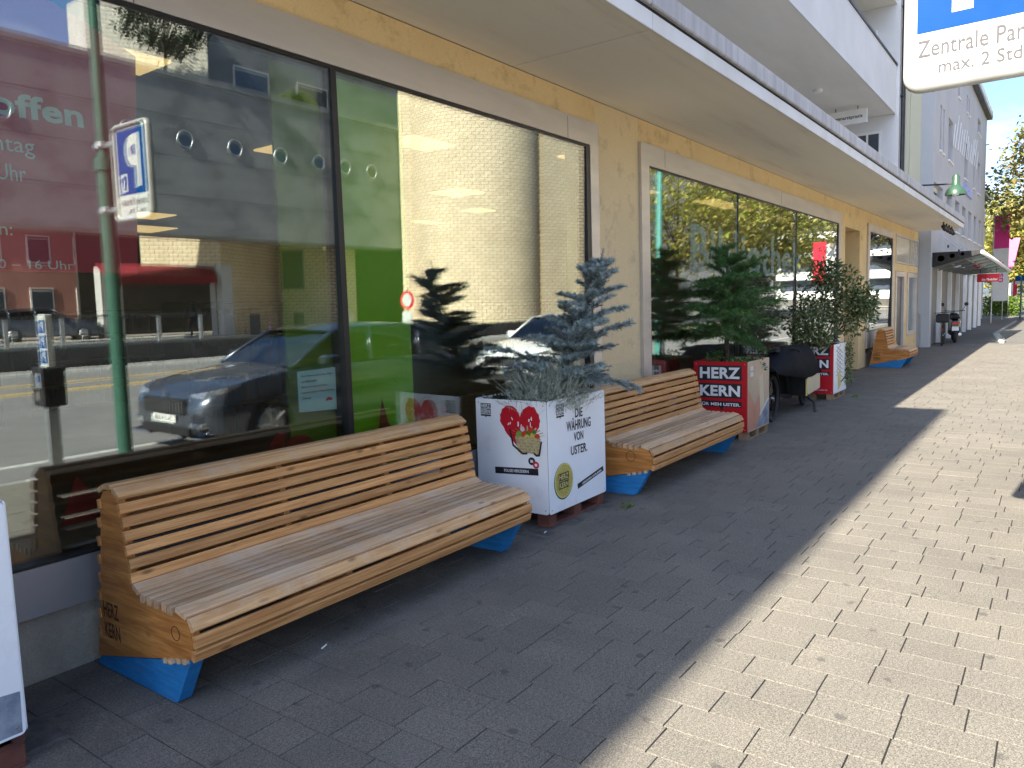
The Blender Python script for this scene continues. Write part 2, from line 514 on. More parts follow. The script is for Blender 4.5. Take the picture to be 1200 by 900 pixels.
MAT = dict(
    paver=paver_mat('paver_concrete'),
    joint=pm('joint_sand', (0.022, 0.020, 0.018), (0.012, 0.011, 0.010), 30, 0.95),
    rough_strip=pm('rough_concrete_strip', (0.13, 0.125, 0.115), (0.07, 0.068, 0.064), 14, 0.95, bump=0.8, bscale=60, world=True),
    asphalt=pm('asphalt', (0.195, 0.190, 0.184), (0.155, 0.152, 0.149), 0.9, 0.9, bump=0.4, bscale=140, speck=0.35, sscale=120, world=True, dirt=(0.225, 0.22, 0.205), dscale=0.35),
    asphalt_walk=pm('asphalt_walk', (0.14, 0.132, 0.12), (0.11, 0.106, 0.1), 0.8, 0.9, bump=0.4, bscale=120, speck=0.3, sscale=90, world=True),
    plaza=pm('plaza_concrete', (0.40, 0.38, 0.34), (0.32, 0.31, 0.28), 0.6, 0.9, speck=0.15, sscale=20, world=True),
    kerb=pm('kerb_granite', (0.33, 0.33, 0.31), (0.24, 0.24, 0.23), 9, 0.85, bump=0.4, bscale=90, speck=0.3, sscale=150, tint=0.1),
    paint_white=pm('road_paint_white', (0.62, 0.62, 0.58), (0.45, 0.45, 0.43), 9, 0.8, world=True),
    paint_yellow=pm('road_paint_yellow', (0.62, 0.40, 0.05), (0.48, 0.32, 0.07), 7, 0.8, world=True),
    yellow_wall=pm('yellow_render', (0.77, 0.575, 0.30), (0.70, 0.52, 0.265), 1.3, 0.92, bump=0.35, bscale=45, world=True, dirt=(0.40, 0.28, 0.13), dscale=2.8, dlo=0.54, dhi=0.76, speck=0.05, sscale=60),
    pier_wall=pm('beige_render', (0.75, 0.59, 0.345), (0.69, 0.54, 0.315), 1.0, 0.92, bump=0.35, bscale=45, world=True, dirt=(0.36, 0.28, 0.18), dscale=2.6, dlo=0.54, dhi=0.76, speck=0.05, sscale=60),
    plinth=pm('plinth_stone', (0.42, 0.37, 0.29), (0.33, 0.29, 0.23), 6, 0.9, bump=0.5, bscale=40, world=True, dirt=(0.15, 0.13, 0.11), dscale=8, dlo=0.6, dhi=0.8, speck=0.12, sscale=160),
    soffit=pm('soffit_paint', (0.88, 0.83, 0.72), (0.83, 0.78, 0.67), 0.8, 0.85, bump=0.12, bscale=20, stretch=(0.25, 2.4, 1), world=True, dirt=(0.66, 0.60, 0.50), dscale=1.6, dlo=0.55, dhi=0.85),
    fascia=pm('fascia_white', (0.74, 0.74, 0.74), (0.66, 0.65, 0.63), 2.2, 0.7, world=True, dirt=(0.5, 0.42, 0.33), dscale=5, dlo=0.66, dhi=0.85),
    lip=pm('weathered_concrete_lip', (0.56, 0.555, 0.57), (0.42, 0.415, 0.43), 3.5, 0.9, bump=0.4, bscale=40, stretch=(2.2, 1, 0.25), world=True, dirt=(0.24, 0.235, 0.24), dscale=2.6, dlo=0.55, dhi=0.8),
    dark_gap=pm('dark_gap', (0.02, 0.018, 0.016), None, 5, 0.9),
    alu=pm('anodised_aluminium', (0.60, 0.56, 0.52), (0.52, 0.485, 0.45), 1.5, 0.45, 0.55, spec=0.5, world=True, stretch=(0.6, 1, 3)),
    alu_sill=pm('grey_sill_metal', (0.42, 0.42, 0.44), (0.37, 0.37, 0.39), 1.5, 0.5, 0.7, world=True),
    black_frame=pm('black_frame', (0.016, 0.016, 0.017), None, 5, 0.4),
    white_paint=pm('white_paint', (0.80, 0.80, 0.79), (0.73, 0.73, 0.72), 2, 0.6),
    off_white=pm('off_white_render', (0.70, 0.70, 0.70), (0.63, 0.635, 0.64), 0.7, 0.85, bump=0.15, bscale=30, world=True, dirt=(0.52, 0.51, 0.5), dscale=0.8, dlo=0.6, dhi=0.9),
    grey_soffit=pm('grey_balcony_soffit', (0.74, 0.725, 0.67), (0.66, 0.645, 0.59), 0.8, 0.9, stretch=(0.4, 1.6, 1), world=True, bump=0.1, bscale=20),
    neighbour=pm('neighbour_render', (0.50, 0.50, 0.515), (0.45, 0.45, 0.465), 0.6, 0.9, bump=0.15, bscale=25, world=True, dirt=(0.38, 0.38, 0.4), dscale=0.7, dlo=0.55, dhi=0.85),
    neighbour_blue=pm('neighbour_corner', (0.45, 0.47, 0.49), (0.42, 0.44, 0.46), 0.8, 0.9, world=True),
    cream=pm('cream_render', (0.56, 0.55, 0.42), (0.51, 0.50, 0.385), 0.9, 0.9, world=True, bump=0.15, bscale=25),
    grey_panel=pm('grey_panel', (0.25, 0.247, 0.23), (0.215, 0.212, 0.195), 0.8, 0.8, world=True),
    zinc=pm('dark_downpipe', (0.05, 0.052, 0.06), (0.035, 0.036, 0.04), 6, 0.4, 0.5),
    green_lamp=pm('green_enamel', (0.035, 0.080, 0.048), (0.030, 0.070, 0.042), 5, 0.35, coat=0.3),
    black_metal=pm('black_metal', (0.02, 0.02, 0.022), (0.03, 0.03, 0.03), 8, 0.45, 0.3),
    black_plastic=pm('black_plastic', (0.010, 0.010, 0.011), (0.016, 0.016, 0.017), 8, 0.55),
    black_cover=pm('black_tarpaulin', (0.008, 0.009, 0.012), (0.013, 0.014, 0.018), 5, 0.85, spec=0.12, bump=0.3, bscale=9, bdist=0.03),
    rubber=pm('rubber', (0.018, 0.018, 0.018), (0.03, 0.03, 0.03), 10, 0.8),
    steel=pm('galvanised_steel', (0.52, 0.53, 0.54), (0.42, 0.43, 0.44), 12, 0.42, 0.9),
    steel_frame=pm('painted_steel_frame', (0.62, 0.63, 0.60), (0.50, 0.50, 0.47), 9, 0.45, 0.3, dirt=(0.3, 0.25, 0.2), dscale=6, dlo=0.62, dhi=0.85),
    chrome=pm('chrome', (0.75, 0.76, 0.78), (0.7, 0.7, 0.72), 5, 0.12, 1.0, rvar=0.05),
    green_pole=pm('green_pole_paint', (0.045, 0.13, 0.095), (0.035, 0.105, 0.078), 6, 0.4),
    teal_pole=pm('teal_pole_paint', (0.07, 0.27, 0.24), (0.06, 0.23, 0.20), 6, 0.4),
    larch=wood_mat('larch', (0.70, 0.375, 0.145), (0.44, 0.195, 0.066)),
    larch_pale=wood_mat('larch_pale', (0.74, 0.45, 0.21), (0.50, 0.27, 0.115), grey=(0.60, 0.47, 0.34), gamt=0.25),
    larch_grey=wood_mat('larch_weathered', (0.68, 0.465, 0.275), (0.46, 0.285, 0.155), grey=(0.56, 0.475, 0.375), gamt=0.3),
    larch_panel=wood_mat('larch_panel', (0.58, 0.262, 0.070), (0.33, 0.125, 0.030), rough=0.45, ax=1),
    burnt=pm('burnt_lettering', (0.06, 0.025, 0.012), None, 20, 0.8),
    blue=pm('blue_stain', (0.022, 0.205, 0.50), (0.014, 0.155, 0.40), 5, 0.65, stretch=(1, 1.2, 9), bump=0.35, spec=0.25, dirt=(0.06, 0.12, 0.22), dscale=7, dlo=0.55, dhi=0.75),
    board_white=pm('white_print_board', (0.86, 0.87, 0.89), (0.82, 0.83, 0.85), 3, 0.35, dirt=(0.62, 0.62, 0.62), dscale=2.2, dlo=0.58, dhi=0.85),
    board_red=pm('red_print_board', (0.50, 0.012, 0.022), (0.44, 0.010, 0.018), 3, 0.35),
    box_core=pm('planter_timber', (0.10, 0.04, 0.03), (0.07, 0.028, 0.022), 6, 0.7),
    pallet_red=pm('red_stained_timber', (0.17, 0.060, 0.042), (0.11, 0.038, 0.028), 6, 0.75, bump=0.3, bscale=60),
    pallet_wood=pm('raw_pallet_timber', (0.30, 0.21, 0.13), (0.21, 0.14, 0.085), 6, 0.8, bump=0.3, bscale=60, tint=0.15),
    ink=pm('black_ink', (0.018, 0.018, 0.022), None, 5, 0.5),
    grey_ink=pm('grey_ink', (0.16, 0.16, 0.18), None, 5, 0.5),
    white_ink=pm('white_ink', (0.80, 0.81, 0.83), None, 5, 0.5),
    red_ink=pm('red_ink', (0.55, 0.010, 0.025), (0.48, 0.008, 0.02), 30, 0.5),
    pale_red=pm('pale_red_print', (0.60, 0.07, 0.07), None, 5, 0.5),
    gold=pm('gold_print', (0.50, 0.42, 0.10), (0.38, 0.31, 0.06), 25, 0.4),
    gold_light=pm('gold_light_print', (0.62, 0.55, 0.22), (0.55, 0.48, 0.16), 25, 0.4),
    basket=pm('basket_print', (0.55, 0.45, 0.24), (0.30, 0.23, 0.10), 60, 0.6),
    straw=pm('straw_print', (0.55, 0.46, 0.28), None, 20, 0.6),
    fruit_red=pm('fruit_red_print', (0.55, 0.05, 0.02), None, 20, 0.5),
    fruit_green=pm('fruit_green_print', (0.20, 0.36, 0.06), None, 20, 0.5),
    fruit_yellow=pm('fruit_yellow_print', (0.62, 0.50, 0.08), None, 20, 0.5),
    leaf_print=pm('leaf_print', (0.05, 0.20, 0.04), None, 20, 0.5),
    tan_print=pm('tan_print', (0.48, 0.36, 0.25), (0.42, 0.31, 0.22), 3, 0.45),
    skin_print=pm('salmon_print', (0.52, 0.25, 0.17), (0.46, 0.21, 0.14), 3, 0.45),
    sand_print=pm('sand_print', (0.60, 0.52, 0.36), (0.52, 0.45, 0.30), 3, 0.45),
    pale_print=pm('pale_print', (0.62, 0.60, 0.58), (0.56, 0.54, 0.52), 3, 0.45),
    blue_print=pm('blue_grey_print', (0.10, 0.14, 0.20), (0.30, 0.34, 0.40), 9, 0.45),
    soil=pm('soil', (0.045, 0.03, 0.02), (0.025, 0.018, 0.012), 20, 0.95, bump=0.8, bscale=40),
    sign_blue=pm('sign_blue', (0.0, 0.050, 0.205), (0.0, 0.045, 0.19), 6, 0.6, spec=0.1),
    sign_white=pm('sign_white', (0.50, 0.51, 0.50), (0.47, 0.48, 0.47), 5, 0.6, spec=0.1),
    sign_grey=pm('sign_grey_lettering', (0.040, 0.037, 0.045), None, 5, 0.5),
    poster_red=pm('red_poster', (0.56, 0.018, 0.050), (0.50, 0.015, 0.044), 1, 0.6),
    pale_letter=film_mat('pale_window_film', (0.26, 0.42, 0.39), 0.58),
    poster_text=pm('poster_lettering', (0.66, 0.68, 0.66), None, 5, 0.6),
    green_board=pm('green_board', (0.36, 0.64, 0.016), (0.33, 0.60, 0.014), 1, 0.6),
    shaded_green_board=pm('shaded_green_board', (0.17, 0.22, 0.012), (0.155, 0.20, 0.011), 1, 0.7),  # green board with its shade put into a darker colour
    note=pm('pale_blue_paper', (0.56, 0.70, 0.72), (0.52, 0.66, 0.68), 3, 0.7),
    sticker=pm('dark_red_sticker', (0.30, 0.020, 0.014), (0.25, 0.016, 0.012), 3, 0.6),
    int_wall=pm('interior_wall', (0.30, 0.28, 0.25), (0.26, 0.24, 0.215), 1, 0.9),
    int_floor=pm('interior_floor', (0.20, 0.18, 0.155), (0.17, 0.15, 0.13), 2, 0.6),
    shelf=pm('shelf_wood', (0.09, 0.065, 0.045), (0.07, 0.05, 0.035), 4, 0.6),
    books=pm('book_spines', (0.20, 0.06, 0.03), (0.05, 0.09, 0.14), 11, 0.6, stretch=(4, 1, 0.4)),
    lightpanel=emit_mat('lit_ceiling_panel', (1.0, 0.60, 0.24), 0.27),
    glass=glass_mat('window_glass', 0.115),
    glass2=glass_mat('shop_glass_side', 0.15),
    car_glass=glass_mat('car_glass', 0.10, (0.12, 0.14, 0.15)),
    canopy_glass=glass_mat('canopy_glass', 0.06, (0.30, 0.36, 0.37)),
    door_dark=pm('dark_door', (0.035, 0.035, 0.042), (0.028, 0.028, 0.034), 3, 0.4),
    pane_dark=pm('distant_dark_pane', (0.06, 0.075, 0.10), (0.04, 0.05, 0.07), 2, 0.12, spec=0.8, rvar=0.04),
    pane_pale=pm('pale_blind_pane', (0.55, 0.53, 0.47), (0.46, 0.45, 0.41), 1.5, 0.25, spec=0.6),
    concrete=pm('board_marked_concrete', (0.27, 0.27, 0.265), (0.205, 0.205, 0.205), 0.5, 0.9, bump=0.25, bscale=6, world=True, dirt=(0.10, 0.10, 0.105), dscale=0.5, dlo=0.5, dhi=0.8, stretch=(1, 1, 1.8)),
    concrete_pale=pm('pale_concrete', (0.46, 0.45, 0.43), (0.38, 0.37, 0.36), 0.6, 0.9, world=True),
    concrete_dark=pm('dark_concrete', (0.06, 0.06, 0.058), (0.045, 0.045, 0.043), 1, 0.9, world=True),
    brick=brick_mat('beige_brick', (0.74, 0.63, 0.44), (0.64, 0.53, 0.35), (0.34, 0.28, 0.19)),
    brick_white=brick_mat('white_brick', (0.66, 0.62, 0.52), (0.60, 0.56, 0.47), (0.45, 0.42, 0.36)),
    awning_red=pm('red_awning', (0.19, 0.012, 0.018), (0.16, 0.010, 0.015), 3, 0.8),
    pink=pm('pink_render', (0.50, 0.24, 0.20), (0.45, 0.21, 0.18), 1, 0.9, world=True),
    dark_void=pm('dark_arcade', (0.035, 0.032, 0.03), (0.02, 0.02, 0.018), 2, 0.9),
    cone_orange=pm('cone_orange', (0.75, 0.10, 0.03), None, 5, 0.5),
    skin=pm('skin', (0.45, 0.27, 0.19), None, 8, 0.6),
    cloth_dark=pm('dark_clothes', (0.03, 0.03, 0.033), (0.02, 0.02, 0.022), 12, 0.9),
    hair=pm('dark_hair', (0.02, 0.014, 0.01), None, 30, 0.6),
    car_blue=pm('dark_grey_blue_metallic', (0.10, 0.115, 0.15), (0.11, 0.125, 0.16), 200, 0.28, 0.75, coat=1.0),
    car_white=pm('white_car_paint', (0.78, 0.79, 0.80), None, 20, 0.3, coat=1.0),
    car_black=pm('black_car_paint', (0.015, 0.016, 0.02), None, 20, 0.25, coat=1.0),
    headlight=pm('headlight_glass', (0.60, 0.63, 0.66), (0.25, 0.26, 0.28), 25, 0.1, 0.7, spec=0.8),
    taillight=pm('tail_light', (0.55, 0.01, 0.015), None, 10, 0.2, coat=0.6),
    plate=pm('number_plate', (0.78, 0.79, 0.76), None, 5, 0.4),
    magenta=pm('magenta_banner', (0.50, 0.02, 0.17), (0.44, 0.018, 0.15), 2, 0.7),
    pinkflag=pm('pink_banner', (0.70, 0.16, 0.34), None, 2, 0.7),
    mobred=pm('red_hanging_sign', (0.58, 0.010, 0.03), None, 3, 0.4),
    violet=pm('violet_glass_sign', (0.26, 0.30, 0.72), (0.35, 0.38, 0.75), 3, 0.3),
    bark=pm('bark', (0.11, 0.08, 0.055), (0.06, 0.045, 0.03), 14, 0.95, bump=0.7, bscale=40),
    twig=pm('twig', (0.14, 0.085, 0.045), (0.09, 0.055, 0.03), 20, 0.9),
    spruce=leaf_mat('blue_spruce_needles', [(0.19, 0.255, 0.26), (0.27, 0.345, 0.345), (0.37, 0.44, 0.43), (0.17, 0.235, 0.225)], 0.15),
    hemlock=leaf_mat('conifer_needles', [(0.03, 0.095, 0.038), (0.06, 0.16, 0.055), (0.14, 0.27, 0.06), (0.04, 0.11, 0.04)], 0.25),
    laurel=leaf_mat('variegated_leaves', [(0.045, 0.08, 0.024), (0.08, 0.12, 0.034), (0.14, 0.17, 0.065), (0.30, 0.31, 0.17)], 0.2),
    lavender=leaf_mat('lavender_stems', [(0.32, 0.36, 0.29), (0.42, 0.46, 0.38), (0.23, 0.28, 0.21), (0.50, 0.50, 0.43)], 0.15),
    herb=leaf_mat('dark_herb', [(0.02, 0.05, 0.02), (0.035, 0.075, 0.03), (0.015, 0.04, 0.018)], 0.15),
    bright_leaf=leaf_mat('bright_leaves', [(0.05, 0.16, 0.02), (0.09, 0.24, 0.03), (0.04, 0.12, 0.02)], 0.3),
    street_leaf=leaf_mat('street_tree_leaves', [(0.22, 0.27, 0.045), (0.33, 0.34, 0.07), (0.42, 0.38, 0.10), (0.36, 0.27, 0.10), (0.19, 0.23, 0.045)], 0.45),
    autumn_leaf=leaf_mat('autumn_leaves', [(0.13, 0.15, 0.035), (0.20, 0.20, 0.055), (0.28, 0.21, 0.09), (0.10, 0.125, 0.03)], 0.3),
    hedge_leaf=leaf_mat('hedge_leaves', [(0.10, 0.18, 0.02), (0.16, 0.25, 0.03), (0.07, 0.13, 0.02)], 0.3),
    olive_leaf=leaf_mat('olive_leaves', [(0.07, 0.085, 0.055), (0.11, 0.125, 0.085), (0.05, 0.06, 0.04)], 0.2),
    palm_leaf=leaf_mat('palm_leaves', [(0.10, 0.17, 0.03), (0.17, 0.24, 0.05), (0.20, 0.20, 0.06)], 0.3),
)


# ------------------------------------------------------------ mesh building
class MB:
    def __init__(s):
        s.v = []
        s.f = []
        s.uv = None
        s.smooth = False

    def add(s, vs, fs):
        b = len(s.v)
        s.v += [tuple(p) for p in vs]
        s.f += [tuple(i + b for i in f) for f in fs]
        return s

    def box(s, x0, x1, y0, y1, z0, z1):
        x0, x1 = min(x0, x1), max(x0, x1)
        y0, y1 = min(y0, y1), max(y0, y1)
        z0, z1 = min(z0, z1), max(z0, z1)
        v = [(x0, y0, z0), (x1, y0, z0), (x1, y1, z0), (x0, y1, z0), (x0, y0, z1), (x1, y0, z1), (x1, y1, z1), (x0, y1, z1)]
        return s.add(v, [(3, 2, 1, 0), (4, 5, 6, 7), (0, 1, 5, 4), (1, 2, 6, 5), (2, 3, 7, 6), (3, 0, 4, 7)])

    def cbox(s, x0, x1, y0, y1, z0, z1, c):
        """box with chamfered edges all round"""
        v = []
        for z, d in ((z0, c), (z0 + c, 0), (z1 - c, 0), (z1, c)):
            v += [(x0 + d, y0 + d, z), (x1 - d, y0 + d, z), (x1 - d, y1 - d, z), (x0 + d, y1 - d, z)]
        f = [(3, 2, 1, 0), (12, 13, 14, 15)]
        for k in range(3):
            for i in range(4):
                j = (i + 1) % 4
                f.append((k * 4 + i, k * 4 + j, k * 4 + 4 + j, k * 4 + 4 + i))
        return s.add(v, f)

    def prism(s, pts, a, b, fn):
        """extrude polygon pts from a to b; fn(u, v, t) gives a point"""
        n = len(pts)
        vs = [fn(u, v, a) for u, v in pts] + [fn(u, v, b) for u, v in pts]
        fs = [tuple(range(n))[::-1], tuple(range(n, 2 * n))]
        for i in range(n):
            j = (i + 1) % n
            fs.append((i, j, n + j, n + i))
        return s.add(vs, fs)

    def tube(s, path, rad, n=8, caps=True):
        path = [Vector(p) for p in path]
        if not hasattr(rad, '__len__'):
            rad = [rad] * len(path)
        rings = []
        up = Vector((0, 0, 1))
        for i, p in enumerate(path):
            t = (path[min(i + 1, len(path) - 1)] - path[max(i - 1, 0)])
            t = t.normalized() if t.length > 1e-9 else Vector((0, 0, 1))
            r = up if abs(t.z) < 0.9 else Vector((1, 0, 0))
            a = t.cross(r).normalized()
            b = t.cross(a).normalized()
            rings.append([p + (a * cos(2 * pi * k / n) + b * sin(2 * pi * k / n)) * rad[i] for k in range(n)])
        vs = [q for r in rings for q in r]
        fs = []
        for i in range(len(path) - 1):
            for k in range(n):
                kk = (k + 1) % n
                fs.append((i * n + k, i * n + kk, (i + 1) * n + kk, (i + 1) * n + k))
        if caps:
            fs.append(tuple(range(n))[::-1])
            fs.append(tuple(range((len(path) - 1) * n, len(path) * n)))
        return s.add(vs, fs)

    def lathe(s, prof, n=20, at=(0, 0, 0), axis='Z'):
        vs = []
        for r, h in prof:
            for k in range(n):
                a = 2 * pi * k / n
                p = (r * cos(a), r * sin(a), h)
                if axis == 'X':
                    p = (p[2], p[0], p[1])
                elif axis == 'Y':
                    p = (p[0], p[2], p[1])
                vs.append((at[0] + p[0], at[1] + p[1], at[2] + p[2]))
        fs = []
        for i in range(len(prof) - 1):
            for k in range(n):
                kk = (k + 1) % n
                fs.append((i * n + k, i * n + kk, (i + 1) * n + kk, (i + 1) * n + k))
        if prof[0][0] > 1e-6:
            fs.append(tuple(range(n))[::-1])
        if prof[-1][0] > 1e-6:
            fs.append(tuple(range((len(prof) - 1) * n, len(prof) * n)))
        return s.add(vs, fs)

    def torus(s, c, R, r, axis='Y', n=28, m=8):
        vs = []
        for i in range(n):
            a = 2 * pi * i / n
            for k in range(m):
                b = 2 * pi * k / m
                q = (R + r * cos(b))
                p = (q * cos(a), r * sin(b), q * sin(a))
                if axis == 'X':
                    p = (p[1], p[0], p[2])
                vs.append((c[0] + p[0], c[1] + p[1], c[2] + p[2]))
        fs = []
        for i in range(n):
            for k in range(m):
                ii, kk = (i + 1) % n, (k + 1) % m
                fs.append((i * m + k, i * m + kk, ii * m + kk, ii * m + k))
        return s.add(vs, fs)

    def quad(s, a, b, c, d):
        return s.add([a, b, c, d], [(0, 1, 2, 3)])

    def mesh(s, name, mat=None, smooth=False, fix=False):
        me = bpy.data.meshes.new(name)
        me.from_pydata(s.v, [], s.f)
        if s.uv:
            lay = me.uv_layers.new(name='UVMap')
            for lp in me.loops:
                lay.data[lp.index].uv = s.uv[lp.vertex_index]
        me.validate()
        if fix:
            bm = bmesh.new()
            bm.from_mesh(me)
            bmesh.ops.recalc_face_normals(bm, faces=bm.faces)
            bm.to_mesh(me)
            bm.free()
        if smooth:
            me.polygons.foreach_set('use_smooth', [True] * len(me.polygons))
        if mat is not None:
            me.materials.append(MAT[mat] if isinstance(mat, str) else mat)
        me.update()
        return me

    def build(s, name, mat, parent=None, smooth=False, fix=True, auto=None):
        me = s.mesh(name, mat, smooth, fix)
        o = obj(name, me, parent)
        if auto:
            me.set_sharp_from_angle(angle=radians(auto))
        return o


def obj(name, me, parent=None, loc=None, rot=None):
    o = bpy.data.objects.new(name, me)
    COL.objects.link(o)
    if parent is not None:
        o.parent = parent
    if loc:
        o.location = loc
    if rot:
        o.rotation_euler = rot
    return o


def tag(o, label=None, cat=None, group=None, kind=None):
    if label:
        o['label'] = label
    if cat:
        o['category'] = cat
    if group:
        o['group'] = group
    if kind:
        o['kind'] = kind
    return o


def thing(name, label, cat, loc=(0, 0, 0), rz=0.0, group=None):
    o = bpy.data.objects.new(name, None)
    o.empty_display_size = 0.2
    COL.objects.link(o)
    o.location = loc
    o.rotation_euler = (0, 0, rz)
    return tag(o, label, cat, group)


def copy_tree(o, parent=None):
    c = o.copy()
    COL.objects.link(c)
    if parent is not None:
        c.parent = parent
    for ch in list(o.children):
        copy_tree(ch, c)
    return c


TXT = {}


def text_mesh(s, bold=0.0, extrude=0.0):
    key = (s, bold)
    if key in TXT:
        return TXT[key]
    cu = bpy.data.curves.new('text', 'FONT')
    cu.body = s
    cu.size = 1.0
    cu.offset = bold
    cu.resolution_u = 3
    cu.space_character = 1.0 + bold * 1.2
    o = bpy.data.objects.new('text', cu)
    COL.objects.link(o)
    bpy.context.view_layer.update()
    me = bpy.data.meshes.new_from_object(o.evaluated_get(bpy.context.evaluated_depsgraph_get()))
    bpy.data.objects.remove(o)
    bpy.data.curves.remove(cu)
    xs = [v.co.x for v in me.vertices]
    ys = [v.co.y for v in me.vertices]
    bb = (min(xs), max(xs), min(ys), max(ys))
    TXT[key] = ([tuple(v.co) for v in me.vertices], [tuple(p.vertices) for p in me.polygons], bb)
    bpy.data.meshes.remove(me)
    return TXT[key]


class Face:
    """a flat printing plane: origin, right, up and outward vectors"""

    def __init__(s, o, r, u, n):
        s.o, s.r, s.u, s.n = Vector(o), Vector(r), Vector(u), Vector(n)

    def p(s, a, b, d=0.001):
        return s.o + s.r * a + s.u * b + s.n * d

    def text(s, body, a0, a1, b0, b1, mat, parent, bold=0.0, d=0.002, rot=0.0, name='lettering', mirror=False):
        v, f, (x0, x1, y0, y1) = text_mesh(body, bold)
        mb = MB()
        ca, cb = (a0 + a1) / 2, (b0 + b1) / 2
        vs = []
        for q in v:
            u = (q[0] - x0) / (x1 - x0) * (a1 - a0) + a0 - ca
            w = (q[1] - y0) / (y1 - y0) * (b1 - b0) + b0 - cb
            u, w = u * cos(rot) - w * sin(rot), u * sin(rot) + w * cos(rot)
            vs.append(s.p(ca + u, cb + w, d))
        mb.add(vs, f)
        return mb.build(name, mat, parent, fix=False)

    def poly(s, pts, mat, parent, name, d=0.001, th=0.0006):
        mb = MB()
        mb.prism(pts, d - th, d, lambda u, v, t: s.p(u, v, t))
        return mb.build(name, mat, parent)

    def rect(s, a0, a1, b0, b1, mat, parent, name, d=0.001, rot=0.0, th=0.0006):
        ca, cb = (a0 + a1) / 2, (b0 + b1) / 2
        pts = []
        for u, v in ((a0, b0), (a1, b0), (a1, b1), (a0, b1)):
            u -= ca
            v -= cb
            pts.append((ca + u * cos(rot) - v * sin(rot), cb + u * sin(rot) + v * cos(rot)))
        return s.poly(pts, mat, parent, name, d, th)

    def disc(s, a, b, ra, rb, mat, parent, name, d=0.001, n=28):
        return s.poly([(a + ra * cos(2 * pi * k / n), b + rb * sin(2 * pi * k / n)) for k in range(n)], mat, parent, name, d)


def rrect(a0, a1, b0, b1, r, n=4):
    pts = []
    for cx, cy, s in ((a1 - r, b1 - r, 0), (a0 + r, b1 - r, 1), (a0 + r, b0 + r, 2), (a1 - r, b0 + r, 3)):
        for k in range(n + 1):
            t = (s + k / n) * pi / 2
            pts.append((cx + r * cos(t), cy + r * sin(t)))
    return pts


# ------------------------------------------------------------ ground, road, pavement
g = MB().quad((-400, -1400, -0.3), (1500, -1400, -0.3), (1500, 900, -0.3), (-400, 900, -0.3)).build('ground', 'asphalt_walk')
tag(g, kind='structure')
road = MB().quad((-60, -19.45, -0.12), (400, -19.45, -0.12), (400, -4.42, -0.12), (-60, -4.42, -0.12)).build('road', 'asphalt')
tag(road, kind='structure')
plaza = MB().box(-60, 400, -120, -20.1, -0.3, 0.10).build('plaza', 'plaza')
tag(plaza, kind='structure')
far_walk = MB().box(28.6, 400, -4.28, 30, -0.3, -0.006).build('far_pavement', 'asphalt_walk')
tag(far_walk, kind='structure')

pav = MB().box(-10, 28.6, -4.28, 0.6, -0.3, -0.0042).build('pavement', 'joint')
tag(pav, kind='structure')
PX, TH = 0.1885, 0.05
slabs = []
rs = random.Random(11)
nx = int((28.5 + 4) / PX)
for i in range(-int(4 / PX), nx - int(4 / PX)):
    x = i * PX + 0.06
    y = -4.27 + rs.uniform(0.0, 0.02)
    first = True
    while y < -0.02:
        w = rs.choice((0.31, 0.31, 0.31, 0.21))
        if first:
            w = rs.choice((0.31, 0.21, 0.26))
            first = False
        w = min(w, -0.004 - y)
        if w > 0.06 and not (4.15 < x < 5.75 and y + w > -0.80 and y > -0.86):
            slabs.append((x, y, w))
        y += w


def slab_area(s):
    x, y, w = s
    ps = [to_px((x + a, y + b, 0)) for a, b in ((0, 0), (PX, 0), (PX, w), (0, w))]
    if any(p is None for p in ps):
        return 0
    if not any(-5 < p[0] < 1205 and -5 < p[1] < 905 for p in ps):
        return 0
    a = 0
    for k in range(4):
        p, q = ps[k], ps[(k + 1) % 4]
        a += p[0] * q[1] - p[1] * q[0]
    return abs(a) / 2


slabs.sort(key=slab_area, reverse=True)
SLAB = {}


def slab_geo(mb, x, y, w, dz, tx, ty):
    gx, gy = 0.0020, 0.0028
    x0, x1, y0, y1 = x + gx, x + PX - gx, y + gy, y + w - gy
    cx, cy = (x0 + x1) / 2, (y0 + y1) / 2
    v = []
    for z, d in ((-TH, 0), (-0.0012, 0), (0, 0.0010)):
        for px, py in ((x0 + d, y0 + d), (x1 - d, y0 + d), (x1 - d, y1 - d), (x0 + d, y1 - d)):
            v.append((px, py, z + dz + (px - cx) * tx + (py - cy) * ty))
    f = [(8, 9, 10, 11)]
    for k in (0, 4):
        for a in range(4):
            b = (a + 1) % 4
            f.append((k + a, k + b, k + 4 + b, k + 4 + a))
    mb.add(v, f)


rest = MB()
for k, (x, y, w) in enumerate(slabs):
    dz, tx, ty = rs.gauss(0, 0.0006), rs.gauss(0, 0.003), rs.gauss(0, 0.0025)
    if x < 5 and y > -1.1:
        dz, tx = dz * 2.2, tx * 2
    dz = max(dz, -0.0012)
    tx, ty = max(-0.008, min(0.008, tx)), max(-0.006, min(0.006, ty))
    if k < 300:
        key = round(w, 3)
        if key not in SLAB:
            mb = MB()
            slab_geo(mb, -PX / 2, -w / 2, w, 0, 0, 0)
            SLAB[key] = mb.mesh('paving_slab', 'paver')
        o = obj('paving_slab', SLAB[key], pav, (x + PX / 2, y + w / 2, dz), (ty, -tx, 0))
    else:
        slab_geo(rest, x, y, w, dz, tx, ty)
tag(rest.build('paving_slabs', 'paver', pav, fix=False), kind='stuff')
# rough strip of tar and rubble under the first planter
strip = MB()
for i in range(16):
    x = 4.2 + i * 0.095
    strip.cbox(x, x + 0.09, -0.80 - rs.uniform(0, 0.02), -0.012, -0.05, rs.uniform(-0.004, 0.004), 0.006)
strip.build('concrete_strip', 'rough_strip', pav, fix=False)
